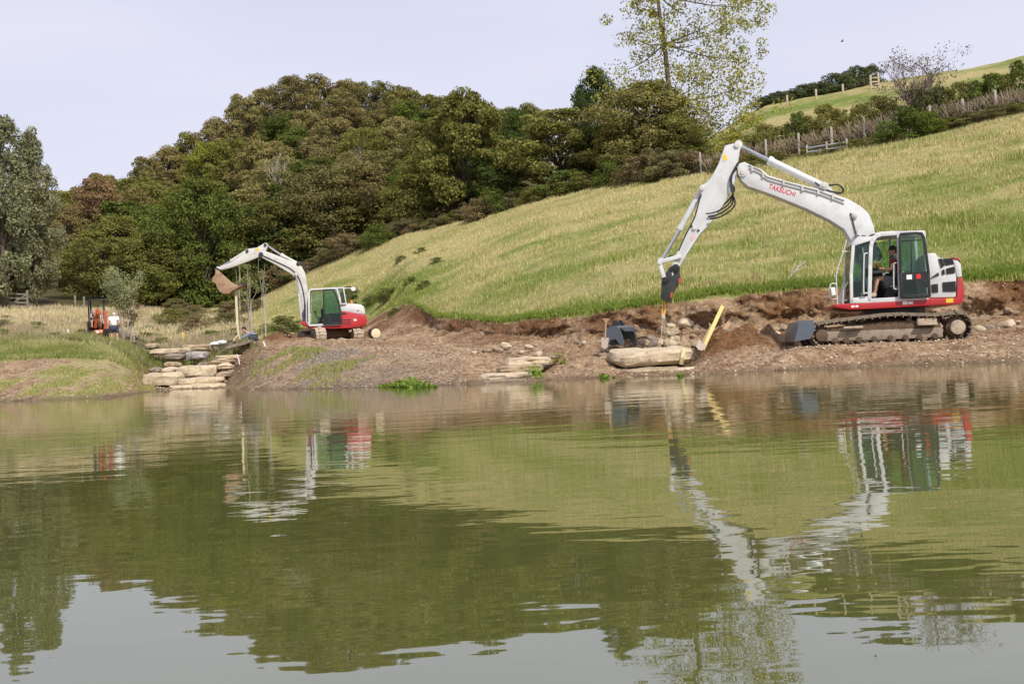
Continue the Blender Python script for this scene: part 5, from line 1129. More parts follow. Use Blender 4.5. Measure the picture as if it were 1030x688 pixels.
# man crouching over the slab
CRY = 44.9
_cl = max(0.0, gz(*P(*c4(290, 592), CRY).xy) - P(*c4(290, 594), CRY).z) + 0.03
def b4(x, y, d): return P(*c4(x, y), CRY + d) + Vector((0, 0, _cl))
J = dict(pelvis=b4(292, 566, 0), spine=b4(280, 553, 0), chest=b4(264, 546, 0), neck=b4(247, 540, 0), skull=b4(242, 535, 0), head=b4(234, 526, 0))
for s, d in (('L', -1), ('R', 1)):
    J['sh' + s] = b4(258, 548, 0.18 * d); J['el' + s] = b4(236, 566, 0.24 * d); J['wr' + s] = b4(213, 574, 0.2 * d); J['ha' + s] = b4(205, 577, 0.18 * d)
    J['hip' + s] = b4(290, 568, 0.1 * d); J['kn' + s] = b4(262 + 6 * d, 566, 0.26 * d); J['an' + s] = b4(296 + 4 * d, 588, 0.16 * d); J['to' + s] = b4(280 + 4 * d, 593, 0.2 * d)
person('man in a grey sweater and black beanie crouching over a stone slab', mids(J), Vector((-1, -0.35, -0.35)), [('sweater', mat('blue_grey_wool', (0.19, 0.21, 0.26), 0.95), sleeves(True), 0.02), ('trousers', mat('dark_work_trousers', (0.045, 0.05, 0.065), 0.9), legs(True), 0.015)], ('beanie', mat('black_knit', (0.012, 0.012, 0.013), 0.95)), mat('dusty_boots', (0.32, 0.29, 0.26), 0.8))
# ------------------------------------------------------------------ plants
def leaf_mat():
    m, t, b = nodes_of('tree_leaves'); q = NT(t); t.nodes.remove(b)
    oi = q.n('ShaderNodeObjectInfo'); ge = q.n('ShaderNodeNewGeometry')
    hs = q.n('ShaderNodeHueSaturation'); q.l(oi.outputs['Color'], hs.inputs['Color'])
    tc_ = q.n('ShaderNodeTexCoord').outputs['Object']
    q.l(q.math('MULTIPLY', q.rng(ge.outputs['Random Per Island'], 0, 1, 0.65, 1.35), q.rng(q.noise(tc_, 0.8, 3), 0.3, 0.7, 0.7, 1.3)), hs.inputs['Value'])
    q.l(q.rng(q.noise(tc_, 0.55, 3), 0.3, 0.7, 0.488, 0.512), hs.inputs['Hue'])
    d = q.n('ShaderNodeBsdfDiffuse'); tr = q.n('ShaderNodeBsdfTranslucent'); mx = q.n('ShaderNodeMixShader'); mx.inputs[0].default_value = 0.3
    q.l(hs.outputs[0], d.inputs[0]); q.l(hs.outputs[0], tr.inputs[0]); q.l(d.outputs[0], mx.inputs[1]); q.l(tr.outputs[0], mx.inputs[2])
    q.l(mx.outputs[0], t.nodes['Material Output'].inputs['Surface']); return m
LEAF = leaf_mat()
BARK = mat('grey_brown_bark', (0.10, 0.08, 0.06), 0.95, 0, (0.05, 0.042, 0.03), 0.8, 3, 0.7, 12)
PALEBARK = mat('bleached_bark', (0.40, 0.36, 0.30), 0.9, 0, (0.25, 0.22, 0.18), 0.7, 3)
def leaves_mesh(name, centres, radii, n_each, size, seed, flat=0.75, up=0.25, aspect=0.6, cap=0.0):
    """leaf-sized faces thrown through clump volumes, thicker near each clump's skin; cap pushes them to the upper side"""
    r = np.random.default_rng(seed); C = np.repeat(np.asarray(centres), n_each, 0); Rr = np.repeat(np.asarray(radii), n_each)
    d = r.normal(size=C.shape); d /= np.linalg.norm(d, axis=1)[:, None]
    d[:, 2] = np.where(r.random(len(C)) < cap, np.abs(d[:, 2]), d[:, 2])
    rad = Rr * (0.5 + 0.6 * r.random(len(C)) ** 0.6)
    rad *= 1 + 0.22 * vnoise(p_ := d[:, 0] * 2.5 + C[:, 0], d[:, 1] * 2.5 + C[:, 1], d[:, 2] * 2.5 + C[:, 2], seed)
    p = C + d * rad[:, None] * np.array([1, 1, flat])
    n = d + r.normal(size=C.shape) * 0.75; n[:, 2] += up; n /= np.linalg.norm(n, axis=1)[:, None]
    t = np.cross(n, r.normal(size=C.shape)); t /= np.linalg.norm(t, axis=1)[:, None]; b = np.cross(n, t)
    s = size * (0.55 + 0.9 * r.random(len(C)))[:, None]
    V = np.stack([p - t * s * 0.5, p + b * s * aspect * 0.5, p + t * s * 0.5, p - b * s * aspect * 0.5], 1).reshape(-1, 3)
    return fast_mesh(name, V, np.arange(len(V)).reshape(-1, 4), LEAF)
def tree_meshes(seed, H, R, base=0.22, nclump=34, n_each=300, leaf=0.34, shape=1.0, trunk_r=0.2, lean=0.0, clump=0.34, bark=BARK, limbs=True, flat=0.6, cap=0.55, pw=0.7, skirt=0.0):
    """unit prototype: clumps in uneven tiers through an egg-shaped volume, trunk with limbs reaching them"""
    r = np.random.default_rng(seed); cs, rs = [], []; f1, f2 = r.uniform(0, 6.28, 2)
    for k in range(nclump):
        t = (k + 0.5) / nclump; z = base + (1 - base) * (0.05 + 0.9 * t ** 0.9) + r.uniform(-0.03, 0.03)
        zz = float(np.clip((z - base) / (1 - base), 0, 1)); prof = max(0.02, math.sin(math.pi * min(0.98, 0.12 + 0.86 * zz) ** shape)) ** pw
        prof = max(prof, skirt * min(1, (1 - zz) * 2))
        a = k * 2.39996 + r.uniform(-0.7, 0.7); q = R * prof * (0.3 + 0.62 * r.random() ** 0.5) * (1 + 0.22 * math.sin(2 * a + f1) + 0.16 * math.sin(3 * a + f2 + 4 * z))
        cs.append((math.cos(a) * q + lean * H * z, math.sin(a) * q, z * H - R * clump * 0.3)); rs.append(R * clump * r.uniform(0.5, 1.35) * (0.55 + 0.45 * prof))
    w = np.array(rs) ** 1.6; idx = np.repeat(np.arange(nclump), np.maximum(20, (w / w.mean() * n_each)).astype(int))
    crown = leaves_mesh('crown', np.array(cs)[idx], np.array(rs)[idx], 1, leaf, seed + 1, flat, 0.3, 0.6, cap)
    mb = MB(); th = H * 0.86
    tp = [Vector((lean * z * z / H + 0.05 * R * vn(seed, z), 0.05 * R * vn(seed + 3, z), z)) for z in np.linspace(-0.5, th, 7)]
    mb.tube(tp, [trunk_r * (1.25 - 1.1 * i / 6) for i in range(7)], 8)
    if limbs:
        for c in cs[::2]:
            c = Vector(c); z0 = max(H * 0.12, c.z - 0.9 * math.hypot(c.x, c.y) - 0.1 * H); z0 = min(z0, th * 0.9); i = (z0 + 0.5) / (th + 0.5) * 6; a = tp[int(i)].lerp(tp[min(int(i) + 1, 6)], i % 1)
            mb.tube([a, a.lerp(c, 0.5) + Vector((0, 0, 0.06 * R)), c], [trunk_r * 0.42, trunk_r * 0.25, trunk_r * 0.08], 5)
    return mb.mesh('trunk', bark, 0, 60), crown
def vn(s, z): return float(vnoise(np.array([z * 0.7]), np.array([s * 3.1]))[0])
def bare_mesh(seed, H, spread=0.45, levels=4, r0=0.09, bark=PALEBARK, stems=1):
    r = random.Random(seed); mb = MB()
    def grow(p, d, l, rad, lv):
        pts = [p]; q = p; dd = d
        for i in range(3):
            dd = (dd + Vector((r.uniform(-1, 1), r.uniform(-1, 1), r.uniform(-0.2, 0.6))) * 0.18).normalized(); q = q + dd * l / 3; pts.append(q)
        mb.tube(pts, rad, 5 if lv > 1 else 4, r2=rad * 0.55)
        if lv > 0:
            for i in range(r.randint(2, 3) + (lv == levels)):
                s = r.uniform(0.35, 1.0); b = pts[min(3, int(s * 3))]
                nd = (dd + Vector((r.uniform(-1, 1), r.uniform(-1, 1), r.uniform(-0.1, 0.5))) * spread * 1.6).normalized(); grow(b, nd, l * r.uniform(0.55, 0.75), rad * 0.5, lv - 1)
    for k in range(stems):
        d0 = Vector((r.uniform(-0.3, 0.3), r.uniform(-0.3, 0.3), 1)).normalized() if stems > 1 else Vector((0.03, 0, 1))
        grow(Vector((r.uniform(-0.25, 0.25) * (stems > 1), r.uniform(-0.25, 0.25) * (stems > 1), -0.2)), d0, H * 0.45, r0, levels)
    return mb.mesh('branches', bark, 0, 60)
PROTO = {}
for k in range(6): PROTO['broad%d' % k] = (9.0, 4.2, tree_meshes(500 + k * 11, 9.0, 4.2, 0.08, (84, 100, 90, 74, 110, 90)[k], 260, 0.22, (0.7, 0.95, 0.8, 1.1, 0.75, 0.9)[k], 0.22, 0, (0.28, 0.23, 0.26, 0.30, 0.22, 0.26)[k]))
for k in range(2): PROTO['dense%d' % k] = (9.0, 4.0, tree_meshes(600 + k * 11, 9.0, 4.0, 0.0, 84, 380, 0.20, 0.85, 0.22, 0, 0.30, skirt=0.8))
for k in range(2): PROTO['tall%d' % k] = (14.0, 3.0, tree_meshes(700 + k * 11, 14.0, 3.0, 0.05, 110, 240, 0.20, 0.8, 0.2, 0, 0.24, flat=1.0, cap=0.2, pw=0.9))
for k in range(3): PROTO['shrub%d' % k] = (1.6, 1.1, tree_meshes(800 + k * 11, 1.6, 1.1, 0.02, 24, 240, 0.085, 0.75, 0.03, 0, 0.36))
PROTO['bare0'] = (8.0, 2.5, (bare_mesh(3, 8.0), None)); PROTO['bare1'] = (8.0, 2.5, (bare_mesh(5, 8.0, 0.6), None))
def plant(name, label, cat, p, proto, h, w, col, group=None, sink=0.15):
    H, R, (tm, cm) = PROTO[proto]; w = min(w, 1.9 * h + 0.3) if proto.startswith('shrub') else w; sc = h / H; sw = w / 2 / R
    root = empty(name, (p[0], p[1], p[2] - sink), label, cat, group); root.rotation_euler.z = random.uniform(0, 6.28); root.scale = (sw, sw, sc)
    t = link(bpy.data.objects.new('trunk', tm), root)
    if cm is not None: c = link(bpy.data.objects.new('crown', cm), root); c.color = (*col, 1)
    return root
def vary(c, j): b = random.uniform(1 - j, 1 + j); return tuple(x * b * random.uniform(0.96, 1.04) for x in c)
def plant_px(name, label, cat, px, Y, top, proto, wpx, col, group=None, ref=None, jit=0.12):
    p = on_ground(px, Y); zt_ = P(px, top, Y).z; h = max(0.5, zt_ - p.z)
    c = vary(col, jit)
    return plant(name, label, cat, p, proto, h * 1.03, wpx / F * Y, c, group)
# colours of the foliage itself
BROWN = (0.235, 0.20, 0.078); RUST = (0.25, 0.165, 0.085); OLIVE = (0.185, 0.18, 0.050); DKGREEN = (0.085, 0.115, 0.030); GREEN = (0.115, 0.145, 0.034); GREY = (0.23, 0.235, 0.13); YELG = (0.31, 0.30, 0.065); OLIVE2 = (0.225, 0.21, 0.06)
SKY_ = [(40, 196), (62, 192), (84, 184), (105, 176), (130, 184), (150, 158), (172, 148), (195, 136), (222, 118), (246, 98), (270, 86), (295, 78), (322, 74), (350, 80), (378, 82), (404, 84), (432, 92), (462, 98), (490, 104), (512, 116)]
names_ = {'b': ('autumn_tree', 'brown leaved autumn tree %s'), 'g': ('woodland_tree', 'green broadleaf tree %s'), 'o': ('woodland_tree', 'olive green tree %s'), 'd': ('woodland_tree', 'dark green tree %s')}
cols_ = {'b': BROWN, 'g': GREEN, 'o': OLIVE, 'd': DKGREEN}
def kind_at(px, py):
    a = random.random()
    if px < 120: return 'b' if py < 215 and a < 0.6 else ('o' if a < 0.75 else 'g')
    if py > 195 and px < 330: return 'd' if a < 0.4 else ('o' if a < 0.75 else 'g')
    if px < 230: return 'o' if a < 0.5 else ('d' if a < 0.75 else 'b')
    if px < 430: return 'b' if a < 0.62 else ('o' if a < 0.9 else 'g')
    return 'o' if a < 0.6 else 'd'
for px, top in SKY_:
    k = kind_at(px, top); k = 'b' if 230 < px < 345 else k; nm, lb_ = names_[k]
    plant_px(nm, lb_ % 'on the skyline of the wooded hill', 'tree', px, 168 + random.uniform(-4, 4), top + random.uniform(-3, 3), random.choice(['broad%d' % q for q in range(6)]), random.uniform(50, 66), cols_[k], nm + 's on the wooded skyline', jit=0.2)
for j, (Y, step, hh) in enumerate(((152, 34, 9.5), (138, 36, 9), (126, 38, 9), (115, 40, 8.5), (106, 40, 7.5))):
    px = 40 + 13 * j
    while px < 540 - 28 * (4 - j) * 0:
        q = px + random.uniform(-9, 9); p = on_ground(q, Y + random.uniform(-4, 4)); h = hh * random.uniform(0.8, 1.2)
        if q > 430 and j == 4 or q > 500 and j == 3: px += step; continue
        v = (p.z + h - CAM_H) / p.y; py = CY - F * ((v - _sp) / _cp + (q - CX) / F * _sr) / _cr
        k = kind_at(q, py); nm, lb_ = names_[k]; wh = 'high in the middle of the wood' if j < 2 else ('in the middle of the wooded hillside' if j == 2 else 'at the foot of the wooded hillside')
        plant(nm, lb_ % wh, 'tree', p, random.choice(['broad0', 'broad1', 'broad2', 'broad3', 'broad4', 'broad5', 'dense0']), h, random.uniform(7.5, 10), vary(cols_[k], 0.2), '%s %s' % (nm, wh))
        px += step
# trees picked out one by one
T = [('willow_tree', 'tallest grey green feathery willow at the left edge', 6, 84, 110, 'tall0', 78, GREY), ('willow_tree', 'slimmer grey green willow right of the tallest one at far left', 36, 86, 128, 'tall1', 56, GREY), ('willow_tree', 'grey green willow cut off by the left edge', -28, 84, 120, 'tall1', 56, GREY),
     ('willow_tree', 'low spreading willow behind the field gate', 14, 90, 205, 'broad1', 90, (0.22, 0.215, 0.10)),
     ('woodland_tree', 'bright yellow green tree high in the left of the wood', 212, 148, 140, 'broad4', 44, (0.24, 0.27, 0.05)), ('autumn_tree', 'rusty brown tree right of the willows against the sky', 100, 120, 178, 'broad2', 70, RUST), ('autumn_tree', 'dull brown tree left of the rusty tree', 70, 112, 205, 'broad0', 55, BROWN),
     ('woodland_tree', 'broad dark green tree behind the raised far bucket', 268, 106, 205, 'dense0', 100, DKGREEN), ('woodland_tree', 'mid green tree standing left of the far bucket', 205, 100, 175, 'dense1', 90, GREEN), ('woodland_tree', 'low olive tree behind the orange mini excavator', 105, 100, 235, 'broad3', 90, OLIVE), ('woodland_tree', 'low dark tree behind the willow sapling', 155, 98, 232, 'dense0', 85, OLIVE),
     ('woodland_tree', 'tall olive oak standing at the hilltop edge left of the gap', 472, 90, 90, 'broad4', 108, OLIVE), ('woodland_tree', 'smaller olive tree leaning out left of the hilltop oak', 432, 92, 150, 'broad0', 80, OLIVE), ('woodland_tree', 'dark bushy tree tucked under the hilltop oak', 500, 88, 150, 'dense0', 70, DKGREEN),
     ('woodland_tree', 'wide olive tree right of the sky gap on the hill', 565, 85, 108, 'broad1', 112, OLIVE2), ('woodland_tree', 'dense olive tree left of the yellow poplar', 652, 79, 80, 'dense1', 112, (0.215, 0.195, 0.065)), ('woodland_tree', 'dark leafy tree between the two hilltop olive trees', 606, 84, 125, 'dense0', 80, (0.06, 0.072, 0.02)),
     ('woodland_tree', 'small dark green holly against the sky beside the poplar', 604, 92, 64, 'dense1', 54, (0.06, 0.085, 0.03)), ('woodland_tree', 'dense dark tree filling the foot of the hilltop olive trees', 628, 80, 122, 'dense0', 84, OLIVE), ('woodland_tree', 'leafy olive tree in front of the poplar trunk', 680, 77, 112, 'dense1', 74, OLIVE2), ('woodland_tree', 'low dark tree at the right foot of the olive trees', 690, 76, 140, 'dense0', 60, OLIVE)]
for nm, lb_, px, Y, top, pr, w, col in T: plant_px(nm, lb_, 'tree', px, Y, top, pr, w, col, jit=0.04)
# poplar: sparse yellow green leaves on a bare leaning trunk
def poplar():
    Y = 80.0; p = on_ground(686, Y); r = random.Random(4); root = empty('poplar_tree', (p.x, p.y, p.z - 0.2), 'tall sparse yellow green poplar on the hilltop reaching out of the frame', 'tree')
    pts = [P(686, 190, Y), P(676, 120, Y), P(670, 60, Y), P(663, 10, Y), P(658, -40, Y), P(655, -80, Y)]; pts[0] = Vector(p) - Vector((0, 0, 0.5))
    mb = MB().tube(smooth_path(pts, 4), 0.26, 9, r2=0.07); cs, rs = [], []
    heads = [(700, 45, 40), (722, 30, 30), (740, 60, 28), (712, 75, 34), (690, 15, 34), (660, 60, 32), (632, 70, 30), (640, 40, 22), (735, 12, 26), (752, 8, 20), (700, -10, 34), (672, -20, 30), (700, 120, 34), (722, 150, 30), (738, 118, 26), (695, 70, 30), (720, 110, 36), (735, 135, 34), (712, 145, 36), (745, 158, 26), (690, 100, 34), (650, 95, 30), (625, 95, 24), (740, 90, 26), (668, 5, 20), (648, 0, 14), (725, -25, 26), (705, 165, 30), (728, 170, 28), (680, 140, 30)]
    for x, y, rr in heads:
        c = P(x, y, Y + r.uniform(-2.5, 2.5)); s = rr / F * Y
        for k in range(11): cs.append((c.x + r.gauss(0, 1) * s * 0.6, c.y + r.gauss(0, 1) * s * 0.7, c.z + r.gauss(0, 1) * s * 0.55)); rs.append(s * r.uniform(0.2, 0.5))
        i = min(range(len(pts) - 1), key=lambda i: abs(pts[i].z - (c.z - 2))); a = pts[i].lerp(pts[i + 1], 0.3)
        mb.tube(smooth_path([a, a.lerp(c, 0.55) + Vector((0, 0, -0.25)), c], 3), 0.07, 5, r2=0.02)
    mb.build('trunk', BARK, root)
    o0 = np.array(root.location); me = leaves_mesh('crown', np.array(cs) - o0, rs, 80, 0.165, 77, 0.9, 0.1, 0.8)
    c = link(bpy.data.objects.new('crown', me), root); c.color = (*YELG, 1)
poplar()
for px, Y, top, pr, lb_ in ((281, 124, 112, 'bare0', 'bleached dead tree standing in the brown wood'), (404, 112, 140, 'bare1', 'small pale dead tree at the edge of the wood'), (372, 122, 120, 'bare0', 'thin grey bare tree among the brown autumn trees'), (320, 160, 68, 'bare1', 'bare grey tree crown poking above the wooded skyline'), (590, 90, 68, 'bare1', 'bare twiggy tree top in the sky gap left of the holly')):
    p = on_ground(px, Y); h = P(px, top, Y).z - p.z
    plant('bare_tree', lb_, 'tree', p, pr, h, min(h, 10) * 0.62, BROWN)
# scrub along the edge of the hillside and at its foot
SC = (0.18, 0.16, 0.07)
for k, px in enumerate(list(range(284, 700, 11))):
    Ys, _ = lines(np.array([ray(px, 250)[0]])); Y = float(Ys[6][0]) + random.uniform(-0.8, 2.5)
    p = on_ground(px + random.uniform(-4, 4), Y); plant('bramble_bush', 'low bramble bush along the top edge of the grass hillside', 'bush', p, 'shrub%d' % (k % 3), random.uniform(0.9, 2.4), random.uniform(2.2, 4.2), random.choice([SC, OLIVE, GREEN, (0.21, 0.16, 0.08)]), 'brambles along the top of the hillside')
for k in range(16):
    px = random.uniform(160, 262); Y = random.uniform(66, 92); p = on_ground(px, Y); plant('heath_shrub', 'low brownish green shrub on the slope behind the smaller excavator', 'bush', p, 'shrub%d' % (k % 3), random.uniform(0.7, 1.5), random.uniform(1.8, 3.6), random.choice([SC, OLIVE, (0.22, 0.175, 0.09)]), 'shrubs behind the smaller excavator')
for px, Y, h, w, lb_ in ((287, 60, 1.1, 2.6, 'dark shrub right behind the boom of the smaller excavator'), (392, 62, 0.9, 2.2, 'low green shrub at the top of the climbing track'), (375, 66, 0.7, 2.6, 'small weedy bush on the slope above the smaller excavator'), (352, 70, 1.2, 1.6, 'spindly bush on the grass above the smaller excavator')):
    plant('bush', lb_, 'bush', on_ground(px, Y), 'shrub1', h, w, (0.15, 0.165, 0.05))
for k, (px, py) in enumerate(((404, 262), (414, 282), (428, 288), (440, 276), (398, 290), (424, 262))):
    plant('weed_bush', 'small dark weedy bush on the lower left hillside', 'bush', on_ground(px, 72 - 4 * (py - 262) / 6), 'shrub%d' % (k % 3), 0.55, 0.95, (0.15, 0.17, 0.05), 'weedy bushes on the hillside')
for k in range(46):
    px = random.uniform(-10, 240) if k % 3 else random.uniform(130, 240); Y = random.uniform(47, 70); p = on_ground(px, Y)
    if abs(px - 105) < 22 and Y < 64: continue
    plant('rush_clump', 'low brownish rush clump in the rough field at left', 'bush', p, 'shrub%d' % (k % 3), random.uniform(0.35, 0.75), random.uniform(1.0, 2.4), random.choice([(0.30, 0.25, 0.16), (0.26, 0.25, 0.12), (0.22, 0.23, 0.09)]), 'rush clumps in the rough field')
for k, px in enumerate((276, 290, 304, 318, 332, 348, 362, 378, 396)):
    plant('thorn_bush', 'tall thorny bush at the lower edge of the wood above the hillside', 'bush', on_ground(px, 106 + 4 * (k % 2)), 'shrub%d' % (k % 3), random.uniform(2.6, 4.2), random.uniform(4, 5.5), random.choice([OLIVE, GREEN, SC]), 'thorn bushes at the edge of the wood')
# willow sapling beside the standing man, and bare saplings by the far bucket
def sapling(px, Y, top, wpx, label, col, stems, leafy, seed, name='sapling'):
    p = on_ground(px, Y); h = P(px, top, Y).z - p.z; root = empty(name, (p.x, p.y, p.z), label, 'sapling'); r = random.Random(seed); w = wpx / F * Y / 2; cs, rs = [], []
    for k in range(stems):
        a = r.uniform(0, 6.28); t = Vector((math.cos(a) * w * r.uniform(0.2, 0.9), math.sin(a) * w * 0.7, h * r.uniform(0.7, 1.0)))
        pts = smooth_path([Vector((math.cos(a) * 0.15, math.sin(a) * 0.15, -0.1)), t * 0.45 + Vector((r.uniform(-0.12, 0.12), r.uniform(-0.1, 0.1), 0.12 * h)), t * 0.75 + Vector((r.uniform(-0.12, 0.12), 0, 0.04 * h)), t], 4)
        MB().tube(pts, 0.020 * r.uniform(0.7, 1.3), 5, r2=0.006).build('stem', PALEBARK, root, org=(0, 0, 0.0001))
        for q in pts[4:]:
            if r.random() < leafy: cs.append(tuple(q + Vector((r.uniform(-.2, .2), r.uniform(-.2, .2), 0)))); rs.append(r.uniform(0.15, 0.34))
    if cs: c = link(bpy.data.objects.new('crown', leaves_mesh('crown', cs, rs, 52, 0.12, seed, 0.9, 0.1, 0.35)), root); c.color = (*col, 1)
sapling(126, 61, 268, 44, 'bushy grey green willow sapling right of the standing man', (0.30, 0.32, 0.16), 14, 1.0, 5)
sapling(240, 56, 258, 20, 'thin pale stemmed sapling just right of the far bucket', (0.26, 0.27, 0.11), 5, 0.15, 6); sapling(252, 55, 262, 22, 'pale bare sapling behind the crouching man', (0.26, 0.27, 0.11), 6, 0.12, 7); sapling(266, 58, 254, 18, 'slender sapling left of the smaller excavator boom', (0.26, 0.27, 0.11), 4, 0.15, 8)
sapling(133, 58, 300, 14, 'thin dry stems right of the willow sapling', (0.2, 0.16, 0.08), 6, 0.2, 9)
# ------------------------------------------------------------------ hedge along the upper right edge of the hillside
def hedge_line(px, off): Ys, _ = lines(np.array([ray(px, 130)[0]])); return on_ground(px, float(Ys[6][0]) + off, 130)
hp0 = hedge_line(850, 2.2); hd = empty('laid_hedge', hp0, 'long brown laid hedge of cut stems along the top of the hillside', 'hedge'); mb = MB(); r = random.Random(12)
DRY = mat('dry_brown_stems', (0.24, 0.18, 0.12), 0.95, 0, (0.36, 0.29, 0.21), 0.8, 2.0)
cs, rs = [], []
for k in range(1500):
    px = 690 + 360 * k / 1500; p = hedge_line(px, 2.2 + r.uniform(-0.35, 0.35)) if k % 6 == 0 else p + Vector((r.uniform(-0.12, 0.16), r.uniform(-0.2, 0.2), 0)); h = r.uniform(0.6, 1.35)
    d = Vector((r.uniform(-0.9, 0.3), r.uniform(-0.25, 0.25), 1)).normalized(); mb.tube([p - Vector((0, 0, 0.1)), p + d * h], r.uniform(0.018, 0.04), 4, r2=0.012, caps=False)
    if k % 5 == 0: cs.append(tuple(p + Vector((0, 0, r.uniform(0.0, 0.5))) - Vector(hd.location))); rs.append(r.uniform(0.25, 0.5))
tag(mb.build('stems', DRY, hd, smooth=0), kind='stuff')
c = link(bpy.data.objects.new('foliage', leaves_mesh('foliage', cs, rs, 30, 0.13, 91)), hd); c.color = (0.2, 0.18, 0.08, 1); tag(c, kind='stuff')
for k in range(11): p = hedge_line(705 + 33 * k, 1.7); MB().box(p + Vector((0, 0, 0.6)), (0.13, 0.13, 1.5)).build('stake', mat('grey_stake', (0.33, 0.29, 0.24), 0.9), hd, bevel=0.01)
for k, (px, off, h, w, col) in enumerate([(742, 6, 2.2, 2.6, YELG), (758, 6, 1.8, 2.4, OLIVE2), (772, 7, 2.2, 2.2, OLIVE2), (786, 6, 1.7, 2.6, OLIVE), (803, 6, 2.4, 1.7, GREEN), (812, 7, 2.0, 2.0, OLIVE2), (832, 6, 2.6, 2.4, OLIVE2), (846, 7, 2.0, 2.0, OLIVE), (866, 6, 2.1, 2.4, OLIVE2), (884, 5, 2.4, 2.2, OLIVE), (896, 5, 2.0, 2.0, OLIVE2), (952, 4, 2.1, 1.7, GREEN), (966, 4, 2.3, 1.7, OLIVE), (982, 4, 2.2, 1.8, GREEN), (998, 4, 2.6, 1.9, GREEN), (1014, 4, 2.2, 1.7, OLIVE), (1027, 4, 2.9, 2.2, GREEN), (975, 1.2, 0.8, 2.2, SC), (1000, 1.0, 0.8, 2.4, SC), (1022, 1.1, 0.7, 2.4, OLIVE), (955, 1.0, 0.8, 2.6, OLIVE), (860, 0.6, 0.7, 2.6, OLIVE), (836, 0.6, 0.6, 2.6, OLIVE2), (810, 0.4, 0.6, 2.8, OLIVE2), (780, 0.5, 0.8, 3.0, OLIVE), (755, 0.6, 0.9, 2.6, OLIVE2), (732, 0.5, 1.0, 3.0, OLIVE), (888, 0.6, 0.8, 2.4, OLIVE)]):
    p = hedge_line(px, off); plant('hedge_shrub', 'leafy shrub growing along the laid hedge at upper right', 'bush', p, 'shrub%d' % (k % 3), h, w, col, 'shrubs along the laid hedge')
hw = hedge_line(922, 3.5); hh_ = P(922, 30, hw.y).z - hw.z
PROTO['haw'] = (4.4, 2.4, (bare_mesh(21, 4.4, 0.55, 5, 0.05, mat('purple_brown_twigs', (0.16, 0.115, 0.10), 0.95), 7), leaves_mesh('crown', [(RNG.normal() * 0.9, RNG.normal() * 0.9, RNG.uniform(0.6, 3.3)) for _ in range(70)], [RNG.uniform(0.25, 0.6) for _ in range(70)], 50, 0.085, 92)))
plant('hawthorn_tree', 'half bare purplish hawthorn standing above the hedge at upper right', 'tree', hw, 'haw', hh_, 5.8, (0.19, 0.155, 0.10))
plant('bush', 'dark green bush at the foot of the bare hawthorn', 'bush', hedge_line(915, 0.2), 'shrub1', 2.0, 3.0, (0.10, 0.135, 0.03)); plant('bush', 'small bright green bush right of the dark bush under the hawthorn', 'bush', hedge_line(934, 0.5), 'shrub0', 1.5, 1.7, (0.14, 0.18, 0.03))
plant('bush', 'dark leafy bush filling the lower hawthorn', 'bush', hedge_line(938, 3.2), 'shrub2', 2.4, 3.4, (0.11, 0.12, 0.045))
for k, px in enumerate(range(766, 880, 8)):
    Ys, _ = lines(np.array([ray(px, 95)[0]])); p = on_ground(px, float(Ys[8][0]) - 1, 95)
    plant('gorse_bush', 'dark bush in the hedge along the skyline of the upper field', 'bush', p, 'shrub%d' % (k % 3), random.uniform(1.1, 1.7) + (1.0 if px > 835 else 0), random.uniform(2.2, 3.2), (0.11, 0.13, 0.055), 'bushes along the upper field skyline')
for px in (792, 821, 848): p = on_ground(px, 104, 95); tag(MB().box(p + Vector((0, 0, 0.4)), (0.18, 0.18, 1.2)).build('fence_post', mat('pale_post_timber', (0.42, 0.34, 0.25), 0.9), None, bevel=0.02, org=tuple(p)), 'pale wooden post in the upper field below the skyline', 'post', 'posts in the upper field')
p = on_ground(880, 103, 80); tag(MB().box(p + Vector((-0.4, 0, 0.6)), (0.18, 0.18, 1.6)).box(p + Vector((0.4, 0, 0.7)), (0.18, 0.18, 1.8)).box(p + Vector((0, 0, 1.1)), (1.0, 0.1, 0.14)).box(p + Vector((0, 0, 0.7)), (1.0, 0.1, 0.14)).box(p + Vector((0.1, -0.2, 0.3)), (0.5, 0.6, 0.1)).build('stile', mat('pale_post_timber', (0.42, 0.34, 0.25), 0.9), None, bevel=0.02, org=tuple(p)), 'pale wooden stile left of the hawthorn against the sky', 'stile')
a_, b_ = hedge_line(812, 0.1), hedge_line(852, 0.1); pr = empty('metal_rail', (a_ + b_) / 2, 'grey metal rail lying along the foot of the hedge', 'rail')
for zz in (0.25, 0.5): MB().tube([a_ + Vector((0, 0, zz)), b_ + Vector((0, 0, zz))], 0.05, 8).build('tube', mat('galvanised_rail', (0.42, 0.45, 0.5), 0.45, 0.4), pr)
for q in (a_, (a_ + b_) / 2, b_): MB().box(q + Vector((0, 0, 0.3)), (0.1, 0.1, 0.8)).build('rail_post', mat('grey_stake', (0.33, 0.29, 0.24), 0.9), pr)

